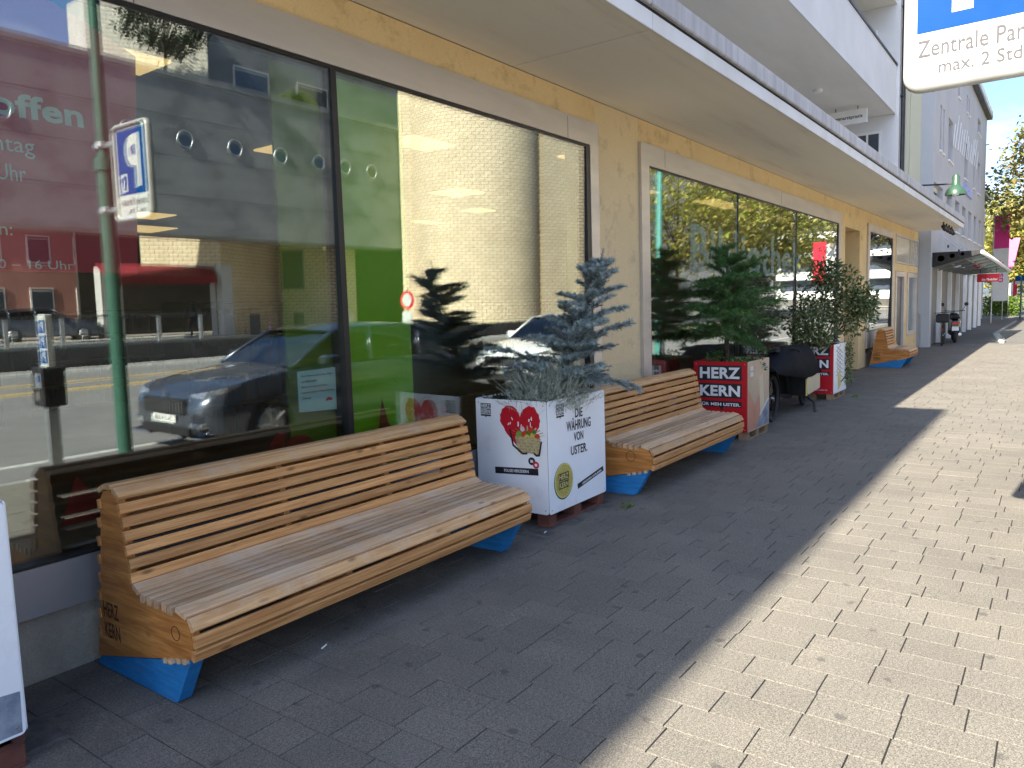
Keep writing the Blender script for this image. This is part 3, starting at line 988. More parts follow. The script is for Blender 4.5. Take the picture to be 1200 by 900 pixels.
# kerb
for i in range(70):
    x = -8 + i * 1.0
    MB().cbox(x + 0.004, x + 0.996, -4.42, -4.284, -0.3, -0.002, 0.012).build('kerb_stone', 'kerb', pav, fix=False)
mk = MB().box(-20, 60, -5.84, -5.73, -0.12, -0.116)
for x in (2.6, 9.9, 16.9, 23.9):
    mk.box(x, x + 0.1, -5.72, -4.45, -0.12, -0.1165)
mk.build('parking_line', 'paint_white', road)
mk = MB().box(-60, 200, -13.75, -13.45, -0.12, -0.1165).box(-60, 200, -15.55, -15.30, -0.12, -0.1165)
mk.build('bus_lane_line', 'paint_yellow', road)
cob = MB()
for i in range(150):
    for j in range(3):
        x, y = -6 + i * 0.3, -18.2 - j * 0.4
        cob.cbox(x + 0.01, x + 0.29, y - 0.39, y - 0.01, -0.13, -0.105 + rs.uniform(0, 0.01), 0.012)
tag(cob.build('cobbles', 'kerb', road, fix=False), kind='stuff')


# ------------------------------------------------------------ the yellow building
bld = thing('corner_building', 'yellow rendered building with long shop windows under a deep concrete canopy', 'building')
wl = MB()
Y0, Y1 = 0.004, 0.35
wl.box(-12, 6.48, Y0, Y1, 3.325, 3.55)
wl.box(7.39, 16.36, Y0, Y1, 3.312, 3.55)
wl.box(16.81, 18.20, Y0, Y1, 3.07, 3.55)
wl.box(18.93, 22.25, Y0, Y1, 3.30, 3.55)
wl.box(16.36, 16.81, Y0, Y1, 0.0, 3.55)
wl.box(18.20, 18.93, Y0, Y1, 0.0, 3.55)
wl.box(22.25, 22.66, Y0, Y1, 0.0, 3.55)
wl.box(22.66, 26.55, Y0, Y1, 3.30, 3.55)
wl.box(22.66, 26.55, Y0, Y1, 2.30, 2.50)
wl.box(24.16, 24.62, Y0, Y1, 0.0, 2.30)
wl.box(26.36, 26.55, Y0, Y1, 0.0, 2.30)
wl.box(24.62, 26.36, Y0, Y1, 0.0, 0.45)
wl.build('wall', 'yellow_wall', bld)
MB().box(6.48, 7.39, Y0, Y1, 0.30, 3.55).build('pier', 'pier_wall', bld)
for a, b in ((-12, 1.2), (1.2, 3.6), (3.6, 6.48), (6.48, 7.39), (7.39, 10.2), (10.2, 13.2), (13.2, 16.36)):
    MB().box(a + 0.002, b - 0.002, -0.004, 0.35, -0.02, 0.298).build('plinth', 'plinth', bld)
MB().box(18.93, 22.25, -0.004, 0.35, -0.02, 0.30).build('plinth', 'plinth', bld)

# glazing: two sheets 20 mm apart, leaning out at the head by half a degree
TILT = radians(0.6)


def pane(x0, x1, z0, z1, y, lean, mat, parent, gap=0.0):
    mb = MB()
    zc = 1.8

    def yy(z):
        return y - math.tan(lean) * (z - zc)
    th = 0.006
    v = []
    for t in (0, th):
        for x, z in ((x0, z0), (x1, z0), (x1, z1), (x0, z1)):
            v.append((x, yy(z) + t, z))
    mb.add(v, [(0, 1, 2, 3), (7, 6, 5, 4), (0, 4, 5, 1), (1, 5, 6, 2), (2, 6, 7, 3), (3, 7, 4, 0)])
    return mb.build('glass_pane', mat, parent)


def shop_window(x0, x1, z0, z1, fx0, fx1, ftop, sill, mulls, mat):
    w = obj('shop_window', None, bld)
    fr = MB()
    F0, F1 = -0.030, 0.12
    fr.box(fx0, fx1, F0, F1, z1 + 0.02, ftop)
    fr.box(x1 + 0.02, fx1, F0 + 0.0, F1, sill, z1 + 0.02)
    fr.box(fx0, x0 - 0.02, F0 + 0.0, F1, sill, z1 + 0.02)
    fr.build('frame', 'alu', w)
    MB().box(x0 - 0.02, x1 + 0.02, F0 - 0.004, F1, sill, z0 - 0.012).build('sill', 'alu_sill', w)
    gk = MB()
    gk.box(x0 - 0.02, x1 + 0.02, -0.022, 0.10, z1, z1 + 0.02)
    gk.box(x0 - 0.02, x1 + 0.02, -0.026, 0.10, z0 - 0.012, z0)
    gk.box(x1 - 0.045, x1 + 0.02, -0.023, 0.10, z0, z1)
    gk.box(x0 - 0.02, x0, -0.023, 0.10, z0, z1)
    gk.build('gasket', 'black_frame', w)
    xs = [x0] + list(mulls) + [x1 - 0.045]
    for a in mulls:
        hm = 0.022 if mat == 'glass' else 0.010
        MB().box(a - hm, a + hm, -0.022, 0.10 if mat == 'glass' else 0.04, z0, z1).build('mullion', 'black_frame', w)
    for i in range(len(xs) - 1):
        a = xs[i] + (0.022 if i else 0)
        b = xs[i + 1] - (0.022 if i < len(xs) - 2 else 0)
        pane(a, b, z0, z1, 0.0, TILT, mat, w)
        pane(a, b, z0, z1, 0.026, TILT * 0.82, mat, w)
    return w


# seams in the broad head frame
shop_window(-3.4, 6.305, 0.534, 3.09, -3.62, 6.48, 3.322, 0.302, (3.228,), 'glass')
shop_window(7.605, 16.12, 0.534, 3.065, 7.392, 16.358, 3.309, 0.302, (10.37, 13.19), 'glass2')
for x in (5.93, 2.0, 7.98, 12.3):
    MB().box(x, x + 0.003, -0.0315, -0.02, 3.11, 3.30).build('frame_seam', 'black_frame', bld)
shop_window(19.18, 22.03, 0.82, 3.10, 18.95, 22.24, 3.295, 0.42, (), 'glass2')

# recessed doorway, side door, small windows
dr = obj('doorway', None, bld)
MB().box(16.815, 18.195, 0.9, 1.0, 0, 3.06).build('door_leaf', 'door_dark', dr)
rv = MB().box(16.73, 16.808, 0.352, 0.9, 0, 3.06).box(18.202, 18.27, 0.352, 0.9, 0, 3.06)
rv.box(16.815, 18.195, 0.352, 0.9, 3.072, 3.14)
rv.build('reveal', 'pier_wall', dr)
sq = obj('upper_window', None, bld)
f = MB().box(22.662, 26.548, -0.012, 0.1, 2.505, 2.56).box(22.662, 26.548, -0.012, 0.1, 3.24, 3.297)
f.box(22.662, 22.74, -0.011, 0.1, 2.56, 3.24).box(26.46, 26.548, -0.011, 0.1, 2.56, 3.24).box(25.0, 25.06, -0.011, 0.1, 2.56, 3.24)
f.build('frame', 'alu', sq)
MB().box(22.74, 26.46, 0.02, 0.04, 2.56, 3.24).build('pane', 'pane_pale', sq)
sdo = obj('side_door', None, bld)
f = MB().box(22.668, 22.85, -0.014, 0.1, 0, 2.29).box(23.98, 24.155, -0.014, 0.1, 0, 2.29).box(22.85, 23.98, -0.013, 0.1, 2.15, 2.29)
f.build('frame', 'alu', sdo)
MB().box(22.85, 23.98, 0.05, 0.10, 0.02, 2.15).build('door_leaf', 'door_dark', sdo)
sw = obj('side_window', None, bld)
f = MB().box(24.625, 24.8, -0.014, 0.1, 0.46, 2.29).box(26.2, 26.355, -0.014, 0.1, 0.46, 2.29).box(24.8, 26.2, -0.013, 0.1, 2.15, 2.29).box(24.8, 26.2, -0.02, 0.1, 0.46, 0.58)
f.build('frame', 'alu', sw)
MB().box(24.8, 26.2, 0.03, 0.05, 0.58, 2.15).build('pane', 'glass2', sw)
f = MB().box(25.3, 25.45, 0.1, 0.14, 0.58, 2.15).box(25.7, 25.8, 0.1, 0.14, 0.58, 2.15)
f.build('blind', 'white_paint', sw)

# interior
room = obj('interior', None, bld)
MB().quad((-6, 0.36, 0.34), (16.4, 0.36, 0.34), (16.4, 14, 0.34), (-6, 14, 0.34)).build('floor', 'int_floor', room)
MB().box(-6, 16.4, 14, 14.1, 0.3, 3.6).box(-6.1, -6, 0.36, 14, 0.3, 3.6).box(16.4, 16.5, 0.36, 14, 0.3, 3.6).build('back_wall', 'int_wall', room)
MB().box(-6, 26.4, 0.36, 14, 3.52, 3.6).build('ceiling', 'int_wall', room)
MB().box(18.9, 26.4, 3.0, 3.1, 0, 3.5).build('partition', 'int_wall', room)
lp = [(2.4, 3.24, 1.76, 2.22), (5.47, 6.5, 3.55, 3.93), (6.2, 6.9, 2.1, 2.55), (9.3, 9.95, 4.05, 4.7), (11.35, 11.9, 5.3, 5.75), (11.9, 12.6, 7.3, 7.6),
      (7.1, 7.8, 9.6, 10.4), (8.0, 8.92, 11.5, 12.6), (8.3, 9.3, 1.1, 1.6), (10.9, 12.2, 2.0, 2.4), (12.6, 13.6, 3.1, 3.5), (13.8, 15.4, 1.6, 2.0), (13.8, 15.0, 4.2, 4.6)]
for a, b, c, d in lp:
    MB().box(a, b, c, d, 3.50, 3.518).build('ceiling_light', 'lightpanel', room)
for i, (x, y, L_) in enumerate(((0.6, 6.5, 3.0), (4.3, 7.6, 2.6), (7.9, 6.2, 2.0), (11.2, 5.2, 2.4), (3.9, 3.0, 1.3))):
    sh = MB().box(x, x + 0.04, y, y + 0.35, 0.34, 1.75).box(x + L_ - 0.04, x + L_, y, y + 0.35, 0.34, 1.75)
    for k in range(5):
        sh.box(x + 0.04, x + L_ - 0.04, y, y + 0.35, 0.40 + k * 0.335, 0.425 + k * 0.335)
    sh.build('bookshelf', 'shelf', room)
    bk = MB()
    for k in range(4):
        xx = x + 0.06
        while xx < x + L_ - 0.1:
            w = rs.uniform(0.02, 0.05)
            if rs.random() < 0.86:
                bk.box(xx, xx + w - 0.003, y + 0.04, y + 0.24, 0.425 + k * 0.335, 0.425 + k * 0.335 + rs.uniform(0.18, 0.27))
            xx += w
    bk.build('books', 'books', room, fix=False)

# display boards behind the glass
t = thing('green_board', 'bright lime green tall display board behind the right pane of the near window', 'board', (3.27, 0.10, 0.50))
MB().box(0, 0.665, 0, 0.02, 0, 2.75).build('panel', 'green_board', t)
MB().box(0.05, 0.52, 0.02, 0.3, 0, 0.03).build('foot', 'alu', t)
t = thing('shaded_green_board', 'green board, darkened in its colour for shade, behind the glass left of the black mullion', 'board', (2.875, 0.125, 0.50))
MB().box(0, 0.46, 0, 0.02, 0, 2.75).build('panel', 'shaded_green_board', t)
MB().box(0.05, 0.34, 0.02, 0.3, 0, 0.03).build('foot', 'alu', t)
# red opening-hours poster
t = thing('red_poster', 'dark red opening hours poster with a rounded top and pale lettering behind the glass', 'poster', (0, 0.045, 0))
pf = Face((0, 0.045, 0), (1, 0, 0), (0, 0, 1), (0, -1, 0))
arc = [(-0.9, 1.83), (1.955, 1.83), (2.03, 2.885)] + [(2.03 - 0.095 * k, 2.885 + 0.20 * sin(pi * min(1, k / 9.0) * 0.62)) for k in range(1, 14)] + [(-0.9, 3.02)]
pp = Face((0, 0, 0), (1, 0, 0), (0, 0, 1), (0, -1, 0))
pp.poly(arc, 'poster_red', t, 'poster_sheet', d=0.0, th=0.003)
pp.text('offen', 1.372, 1.755, 2.497, 2.602, 'poster_text', t, bold=0.03, d=0.002)
pp.text('Sonntag', 1.22, 1.535, 2.325, 2.415, 'poster_text', t, d=0.002)
pp.text('Uhr', 1.375, 1.49, 2.222, 2.292, 'poster_text', t, d=0.002)
pp.text('n:', 1.365, 1.415, 1.985, 2.022, 'poster_text', t, d=0.002)
pp.text('10 \u2013 16 Uhr', 1.325, 1.655, 1.842, 1.882, 'poster_text', t, d=0.002)
# paper note
t = thing('paper_note', 'pale blue paper note with small print taped inside the glass', 'note', (0, 0.040, 0))
nf = Face((2.875, 0, 0), (1, 0, 0), (0, 0, 1), (0, -1, 0))
nf.poly([(0, 1.015), (0.292, 1.0), (0.297, 1.268), (0.002, 1.262)], 'note', t, 'paper', d=0.0, th=0.001)
for k, (s, m_, a1) in enumerate((('Aus Holzhaus auf die neuen Bilder', 'ink', 0.27), ('zur Bibliothek.', 'ink', 0.13), ('Bitte von aussen und innen', 'red_ink', 0.22), ('weiteren Bilder auf diesen Tischen', 'red_ink', 0.27), ('Danke', 'ink', 0.07))):
    z = 1.225 - k * 0.034
    nf.text(s, 0.03, 0.03 + a1 * 0.9, z, z + 0.014, m_, t, bold=0.012, d=0.001)
nf.poly([(0.235 + 0.03 * cos(a), 1.055 + 0.03 * sin(a)) for a in [0.3 + 2.6 * k / 8 for k in range(9)]], 'red_ink', t, 'emblem', d=0.001)
# red cut-out shapes on the lower glass
SH = [([(1.50, 0.66), (1.53, 0.75), (1.585, 0.885), (1.66, 0.78), (1.70, 0.76), (1.66, 0.66)], 'kite shaped dark red sticker at the left end of the near window'),
      ([(2.06, 0.62), (2.34, 0.62), (2.44, 0.775), (2.20, 0.77)], 'slanted dark red sticker left of the paper note above the bench'),
      ([(2.60, 0.70), (2.66, 0.86), (2.72, 0.92), (2.78, 0.90), (2.70, 0.76)], 'small hooked dark red sticker beside the round one'),
      ([(2.86 + 0.165 * cos(a), 0.70 + 0.18 * sin(a)) for a in [pi * k / 12 for k in range(13)]], 'half round dark red sticker beneath the paper note'),
      ([(3.46, 0.66), (3.52, 0.80), (3.565, 1.02), (3.62, 0.84), (3.80, 0.70), (3.86, 0.66)], 'flame shaped dark red sticker below the lime green board'),
      ([(4.02, 0.62), (4.02, 0.80), (4.10, 0.90), (4.20, 0.90), (4.28, 0.80), (4.28, 0.62)], 'arch shaped dark red sticker on the glass behind the bench end'),
      ([(4.75, 0.60), (4.66, 0.78), (4.75, 0.94), (4.86, 0.80)], 'diamond shaped dark red sticker behind the white planter'),
      ([(8.3, 0.68), (8.2, 0.9), (8.35, 1.06), (8.52, 0.86)], 'dark red diamond sticker behind the second bench'),
      ([(7.75, 0.62), (7.85, 0.95), (8.05, 0.95), (8.1, 0.62)], 'dark red arch sticker at the left corner of the second window')]
for pts, lab in SH:
    mb = MB().prism(pts, 0.042, 0.044, lambda u, v, t: (u, t, v))
    tag(mb.build('window_sticker', 'sticker'), lab, 'sticker', 'red cut-out shapes along the shop glass')
t = thing('window_lettering', 'large pale grey Bibliothek lettering across the second window', 'lettering')
bf = Face((0, -0.0125, 0), (1, 0, 0), (0, 0, 1), (0, -1, 0))
bf.text('Bibliothek', 8.72, 13.6, 1.97, 2.56, 'pale_letter', t, bold=0.02, d=0.0)

# canopy
can = obj('canopy', None, bld)
joints = [-10.2, -5.0, 0.02, 5.15, 10.25, 15.35, 20.45, 26.15]
for a, b in zip(joints, joints[1:]):
    MB().box(a + 0.005, b - 0.005, -1.215, Y0 - 0.002, 3.555, 3.70).build('soffit_panel', 'soffit', can)
    MB().cbox(a + 0.004, b - 0.004, -1.238, -1.217, 3.548, 3.672, 0.004).build('fascia_panel', 'fascia', can, fix=False)
MB().box(-10.2, 26.14, -1.228, -1.19, 3.674, 3.70).build('shadow_gap', 'dark_gap', can)
x = -10.2
while x < 26:
    e = min(x + 2.55, 26.16)
    MB().cbox(x + 0.003, e - 0.003, -1.262, -0.9, 3.702, 3.862, 0.01).build('lip_stone', 'lip', can, fix=False)
    x += 2.55
MB().box(-10.2, 26.1, -0.9, Y1, 3.704, 3.84).build('roof_slab', 'lip', can)
for k in range(4):
    x = 23.4 + k * 0.62
    sp = MB().tube([(x, -1.02, 3.553), (x, -1.02, 3.47)], 0.02, 8).tube([(x - 0.04, -1.02, 3.44), (x + 0.14, -1.05, 3.36)], 0.055, 10)
    sp.build('spotlight', 'black_metal', can)

# upper loggia, parapet and end wall
up = obj('loggia', None, bld)
MB().box(-12, 26.3, 3.3, 3.5, 3.85, 13).build('back_wall', 'off_white', up)
MB().box(-12, 25.90, 0.62, 3.3, 7.12, 7.30).build('floor_slab', 'grey_soffit', up)
MB().box(-12, 25.90, 0.60, 0.62, 7.10, 7.32).box(-12, 25.90, 0.602, 0.72, 7.32, 8.50).build('parapet', 'off_white', up)
MB().box(-12, 25.93, 0.57, 0.75, 8.50, 8.56).build('parapet_cap', 'black_metal', up)
MB().box(-12, 25.90, 0.62, 3.3, 10.3, 10.5).build('upper_slab', 'grey_soffit', up)
MB().box(-12, 20.2, 0.64, 3.29, 10.5, 18).box(-12, 20.2, 0.76, 3.29, 8.57, 10.29).build('unseen_upper_wall', 'off_white', up)  # unseen filler wall, added to keep sun off the cream side wall
MB().box(25.905, 26.3, 0.52, 3.3, 3.85, 13.0).build('end_wall', 'off_white', up)
ew = obj('end_window', None, bld)
f = MB().box(25.885, 25.903, 0.98, 1.06, 4.6, 6.68).box(25.885, 25.903, 1.06, 1.75, 6.60, 6.68).box(25.885, 25.903, 1.70, 1.76, 4.6, 6.6).box(25.887, 25.903, 1.36, 1.42, 4.6, 6.6)
f.build('frame', 'white_paint', ew)
MB().box(25.890, 25.903, 1.06, 1.70, 4.6, 6.6).build('pane', 'pane_dark', ew)
f2 = obj('upper_door', None, bld)
MB().box(25.88, 25.903, 1.15, 2.0, 7.3, 9.55).build('pane', 'pane_dark', f2)
MB().box(25.60, 25.878, 1.12, 1.15, 7.3, 9.6).build('open_leaf', 'white_paint', f2)
MB().lathe([(0.10, 7.04), (0.11, 7.06), (0.11, 7.118)], 14, (21.5, 1.75, 0)).build('ceiling_lamp', 'white_paint', up)
dp = MB().tube([(26.06, 0.44, 3.9), (26.06, 0.44, 13)], 0.055, 12)
for z in (5.0, 7.6, 10.2):
    dp.tube([(26.06, 0.44, z), (26.06, 0.44, z + 0.06)], 0.068, 12)
dp.tube([(26.06, 0.44, 7.62), (25.75, 0.44, 7.62)], 0.02, 6)
dp.build('downpipe', 'zinc', bld)

t = thing('practice_sign', 'white box sign reading Augenarztpraxis hanging under the balcony', 'sign', (24.1, 1.6, 6.62))
MB().cbox(-0.06, 0.06, -0.55, 0.55, 0, 0.40, 0.01).build('sign_box', 'white_paint', t, fix=False)
Face((24.1 - 0.061 - 24.1, 0, 0), (0, -1, 0), (0, 0, 1), (-1, 0, 0)).text('Augenarztpraxis', -0.44, 0.44, 0.12, 0.25, 'ink', t, bold=0.02, d=0.002)
hb = MB().tube([(0, -0.3, 0.4), (0, -0.3, 0.50)], 0.012, 6).tube([(0, 0.3, 0.4), (0, 0.3, 0.50)], 0.012, 6)
hb.build('hanger', 'black_metal', t)

t = thing('wall_lamp', 'green enamel bell lamp on a black arm above the canopy end', 'lamp', (24.0, -1.05, 0))
MB().tube([(-0.35, 0.75, 4.62), (0.0, 0.15, 4.62), (0, -0.15, 4.62)], 0.022, 8).build('arm', 'black_metal', t)
MB().lathe([(0.0, 4.86), (0.06, 4.85), (0.095, 4.78), (0.095, 4.58), (0.12, 4.54), (0.22, 4.46), (0.255, 4.36), (0.26, 4.30), (0.24, 4.30), (0.20, 4.42), (0.05, 4.5), (0, 4.5)], 22, (0, -0.17, 0)).build('shade', 'green_lamp', t, smooth=True, auto=50)
MB().lathe([(0.0, 4.28), (0.08, 4.30), (0.10, 4.38), (0.04, 4.46)], 14, (0, -0.17, 0)).build('bulb', 'white_paint', t, smooth=True)


# ------------------------------------------------------------ benches
PROFILE = [(-0.085, 0.05), (-0.150, 0.330), (-0.235, 0.820), (-0.262, 0.850), (-0.310, 0.862), (-0.352, 0.852), (-0.378, 0.825),
           (-0.400, 0.700), (-0.440, 0.475), (-0.460, 0.440), (-0.495, 0.424), (-0.70, 0.414), (-0.800, 0.412), (-0.855, 0.398), (-0.888, 0.365),
           (-0.900, 0.310), (-0.900, 0.262), (-0.885, 0.235), (-0.860, 0.228)]
SLATS = []      # (y, z, angle of the wide axis in the yz plane, width, thickness, material)


def _slat(y, z, ang, w, t, m):
    SLATS.append((y, z, ang, w, t, m))


_slat(-0.248, 0.862, radians(155), 0.052, 0.022, 'larch_pale')
_slat(-0.311, 0.877, radians(180), 0.062, 0.024, 'larch_pale')
_slat(-0.372, 0.852, radians(215), 0.062, 0.024, 'larch_pale')
for k in range(6):
    f = k / 5.0
    _slat(-0.404 - 0.052 * f, 0.790 - 0.300 * f, radians(260), 0.046, 0.022, 'larch')
_slat(-0.487, 0.447, radians(212), 0.058, 0.022, 'larch_grey')
for k in range(5):
    _slat(-0.543 - 0.0535 * k, 0.421 - 0.002 * k, radians(182), 0.034, 0.040, 'larch_grey')
_slat(-0.838, 0.418, radians(196), 0.078, 0.024, 'larch_grey')
_slat(-0.899, 0.380, radians(238), 0.058, 0.024, 'larch_pale')
_slat(-0.915, 0.312, radians(268), 0.052, 0.024, 'larch')
_slat(-0.906, 0.252, radians(285), 0.046, 0.024, 'larch')
for k in range(4):
    _slat(-0.835 + 0.052 * k, 0.214 - 0.012 * k, radians(-13), 0.032, 0.024, 'larch_grey')
for k in range(8):
    f = k / 7.0
    _slat(-0.222 + 0.100 * f, 0.790 - 0.610 * f, radians(80), 0.044, 0.024, 'larch')


def bench(label, x0, dy, length, ribs, marks):
    t = thing('slatted_bench', label, 'bench', (x0, dy, 0), 0, 'slatted timber benches along the shop front')
    cache = {}
    for y, z, ang, w, th, m in SLATS:
        k = (w, th, m)
        if k not in cache:
            mb = MB()
            c = 0.004
            sec = [(-w / 2, -th / 2 + c), (-w / 2 + c, -th / 2), (w / 2 - c, -th / 2), (w / 2, -th / 2 + c), (w / 2, th / 2 - c), (w / 2 - c, th / 2), (-w / 2 + c, th / 2), (-w / 2, th / 2 - c)]
            mb.prism(sec, 0, length, lambda u, v, q: (q, u, v))
            cache[k] = mb.mesh('slat', m, fix=True)
        obj('slat', cache[k], t, (RND.uniform(-0.004, 0.004), y, z), (ang, 0, 0))
    side = MB().prism(PROFILE, 0.004, 0.042, lambda u, v, q: (q, u, v)).build('side_panel', 'larch_panel', t)
    e = MB().prism(PROFILE, length - 0.042, length - 0.004, lambda u, v, q: (q, u, v)).build('side_panel', 'larch_panel', t)
    for r in ribs:
        MB().prism([(u * 0.985 - 0.004, v * 0.985) for u, v in PROFILE], r, r + 0.035, lambda u, v, q: (q, u, v)).build('rib', 'larch', t)
    foot = [(-0.055, 0.002), (-0.725, 0.002), (-0.745, 0.012), (-0.868, 0.222), (-0.088, 0.046)]
    for a in (0.012, length - 0.075):
        ft = MB().prism(foot, a, a + 0.06, lambda u, v, q: (q, u, v)).build('foot', 'blue', t)
        MB().lathe([(0.018, -0.004), (0.018, 0.012)], 10, (a + 0.03, -0.70, 0)).build('adjuster', 'black_plastic', ft)
    fc = Face((0.004, 0, 0), (0, -1, 0), (0, 0, 1), (-1, 0, 0))
    if marks == 'letters':
        fc.text('HERZ', 0.172, 0.310, 0.262, 0.335, 'burnt', side, bold=0.02, d=0.001)
        fc.text('KERN', 0.172, 0.310, 0.165, 0.238, 'burnt', side, bold=0.02, d=0.001)
        mb = MB().torus((0, 0, 0), 0.03, 0.0016, 'X', 20, 4)
    else:
        mb = MB().torus((0, 0, 0), 0.042, 0.0022, 'X', 22, 4)
    o = mb.build('burnt_ring', 'burnt', side)
    o.location = (0.003, -0.78 if marks == 'letters' else -0.70, 0.32 if marks == 'letters' else 0.335)
    return t


bench('long larch bench with blue feet at the left front, HERZ KERN burnt into its end', 1.555, 0.0, 2.36, (0.83, 1.57), 'letters')
bench('long larch bench with blue feet between the white planter and the red planter', 5.60, -0.075, 2.15, (0.72, 1.40), 'ring')
bench('short far larch bench with a tall end panel beside the dark side door', 18.80, -0.03, 1.12, (0.55,), 'letters')


# ------------------------------------------------------------ planters on pallets
def logo(fc, a0, a1, b0, b1, parent, plate='ink', ink='white_ink', both=True):
    h = (b1 - b0)
    for i, s in enumerate(('HERZ', 'KERN')):
        top = b1 - i * h * 0.42
        fc.rect(a0, a1, top - h * 0.38, top, plate, parent, 'emblem_plate', 0.0012)
        fc.text(s, a0 + (a1 - a0) * 0.06, a1 - (a1 - a0) * 0.06, top - h * 0.33, top - h * 0.05, ink, parent, bold=0.03, d=0.002)
    fc.rect(a0, a1, b1 - h * 0.98, b1 - h * 0.85, plate, parent, 'emblem_plate', 0.0012)
    m = (a0 + a1) / 2
    fc.poly([(m - 0.008, b1 - h * 0.98), (m + 0.008, b1 - h * 0.98), (m, b1 - h * 1.1)], plate, parent, 'emblem_tail', 0.0012)


def pallet(label, x0, x1, y0, y1, mat):
    t = thing('pallet', label, 'pallet', ((x0 + x1) / 2, (y0 + y1) / 2, 0), 0, 'half pallets under the planters')
    X0, X1 = -(x1 - x0) / 2, (x1 - x0) / 2
    A0, A1 = -(y1 - y0) / 2, (y1 - y0) / 2
    for yb in (A0, -0.05, A1 - 0.10):
        MB().cbox(X0, X1, yb, yb + 0.10, 0.0, 0.018, 0.002).build('bottom_board', mat, t, fix=False)
    for xb in (X0, -0.05, X1 - 0.10):
        for yb in (A0, -0.05, A1 - 0.10):
            MB().cbox(xb, xb + 0.10, yb, yb + 0.10, 0.018, 0.088, 0.003).build('block', mat, t, fix=False)
    for k in range(5):
        yb = A0 + k * ((A1 - A0 - 0.1) / 4)
        MB().cbox(X0, X1, yb, yb + 0.10, 0.088, 0.106, 0.002).build('deck_board', mat, t, fix=False)
    return t


def planter(label, x0, x1, y0, y1, m_end, m_side, top=0.93, bottom=0.10):
    t = thing('planter_box', label, 'planter', ((x0 + x1) / 2, (y0 + y1) / 2, 0.106), 0, 'square print covered planters on pallets')
    hx, hy = (x1 - x0) / 2, (y1 - y0) / 2
    z0, z1 = 0.0, top - 0.106 - 0.02
    w = 0.03
    MB().box(-hx + w, hx - w, -hy + w, -hy + w + 0.02, z0, z1).box(-hx + w, hx - w, hy - w - 0.02, hy - w, z0, z1).box(
        -hx + w, -hx + w + 0.02, -hy + w + 0.02, hy - w - 0.02, z0, z1).box(hx - w - 0.02, hx - w, -hy + w + 0.02, hy - w - 0.02, z0, z1).box(
        -hx + w, hx - w, -hy + w, hy - w, z0 - 0.0, z0 + 0.01).build('box_wall', 'box_core', t)
    for sx in (-1, 1):
        for sy in (-1, 1):
            MB().box(sx * (hx - 0.005), sx * (hx - 0.045), sy * (hy - 0.005), sy * (hy - 0.045), z0, z1 - 0.005).build('corner_post', 'box_core', t)
    MB().box(-hx + w + 0.022, hx - w - 0.022, -hy + w + 0.022, hy - w - 0.022, z0 + 0.02, z1 - 0.05).build('soil', 'soil', t)
    zz0, zz1 = bottom - 0.106, top - 0.106
    faces = {}
    for nm, o, r, n, half, mat in (('end', (-hx, 0, 0), (0, -1, 0), (-1, 0, 0), hy, m_end), ('side', (0, -hy, 0), (1, 0, 0), (0, -1, 0), hx, m_side),
                                   ('far', (hx, 0, 0), (0, 1, 0), (1, 0, 0), hy, m_side), ('back', (0, hy, 0), (-1, 0, 0), (0, 1, 0), hx, m_end)):
        fc = Face(o, r, (0, 0, 1), n)
        p = fc.poly(rrect(-half + 0.004, half - 0.004, zz0, zz1, 0.018), mat, t, 'print_board', d=0.004, th=0.006)
        for a in (-half + 0.03, half - 0.03):
            for b in (zz0 + 0.03, zz1 - 0.03):
                fc.disc(a, b, 0.006, 0.006, 'steel', p, 'screw', 0.0055, 8)
        f2 = Face(Vector(o) + Vector(n) * 0.004, r, (0, 0, 1), n)
        faces[nm] = (f2, p, half, zz0, zz1)
    return t, faces


# planter 1: white boards
t, F = planter('white printed planter with a red heart, between the two long benches', 4.44, 5.275, -0.715, -0.065, 'board_white', 'board_white')
pallet('red stained pallet under the white heart planter', 4.455, 5.265, -0.70, -0.08, 'pallet_red')
fc, p, hw, z0, z1 = F['end']           # a runs from wall (-) to street (+); a = -(y + 0.39)
ZB = -0.106


def A(y):
    return -(y + 0.39)


logo(fc, A(-0.115), A(-0.212), 0.795 + ZB, 0.895 + ZB, p)
hx_, hz_ = A(-0.48), 0.735 + ZB
heart = []
for k in range(64):
    a = 2 * pi * k / 64
    u = 16 * sin(a) ** 3
    v = 13 * cos(a) - 5 * cos(2 * a) - 2 * cos(3 * a) - cos(4 * a)
    j = 1 + (RND.uniform(-0.055, 0.055) if k % 2 else 0)
    heart.append((hx_ + u * 0.0112 * j, hz_ + 0.005 + v * 0.0125 * j))
fc.poly(heart, 'red_ink', p, 'heart_print', 0.001)
for k in range(9):
    a, b = hx_ + RND.uniform(-0.11, 0.13), hz_ + RND.uniform(-0.01, 0.09)
    fc.rect(a, a + RND.uniform(0.006, 0.012), b, b + RND.uniform(0.012, 0.035), 'board_white', p, 'worn_fleck', 0.0014, RND.uniform(-0.5, 0.5))
bx = A(-0.545)
for k in range(11):
    a = pi * (0.08 + 0.84 * k / 10)
    fc.poly([(bx - 0.012, 0.66 + ZB), (bx + 0.012, 0.66 + ZB), (bx + 0.155 * cos(a) + 0.004, 0.665 + ZB + 0.075 * sin(a)), (bx + 0.155 * cos(a) - 0.004, 0.665 + ZB + 0.085 * sin(a))], 'straw', p, 'straw_print', 0.0016 + k * 0.00003)
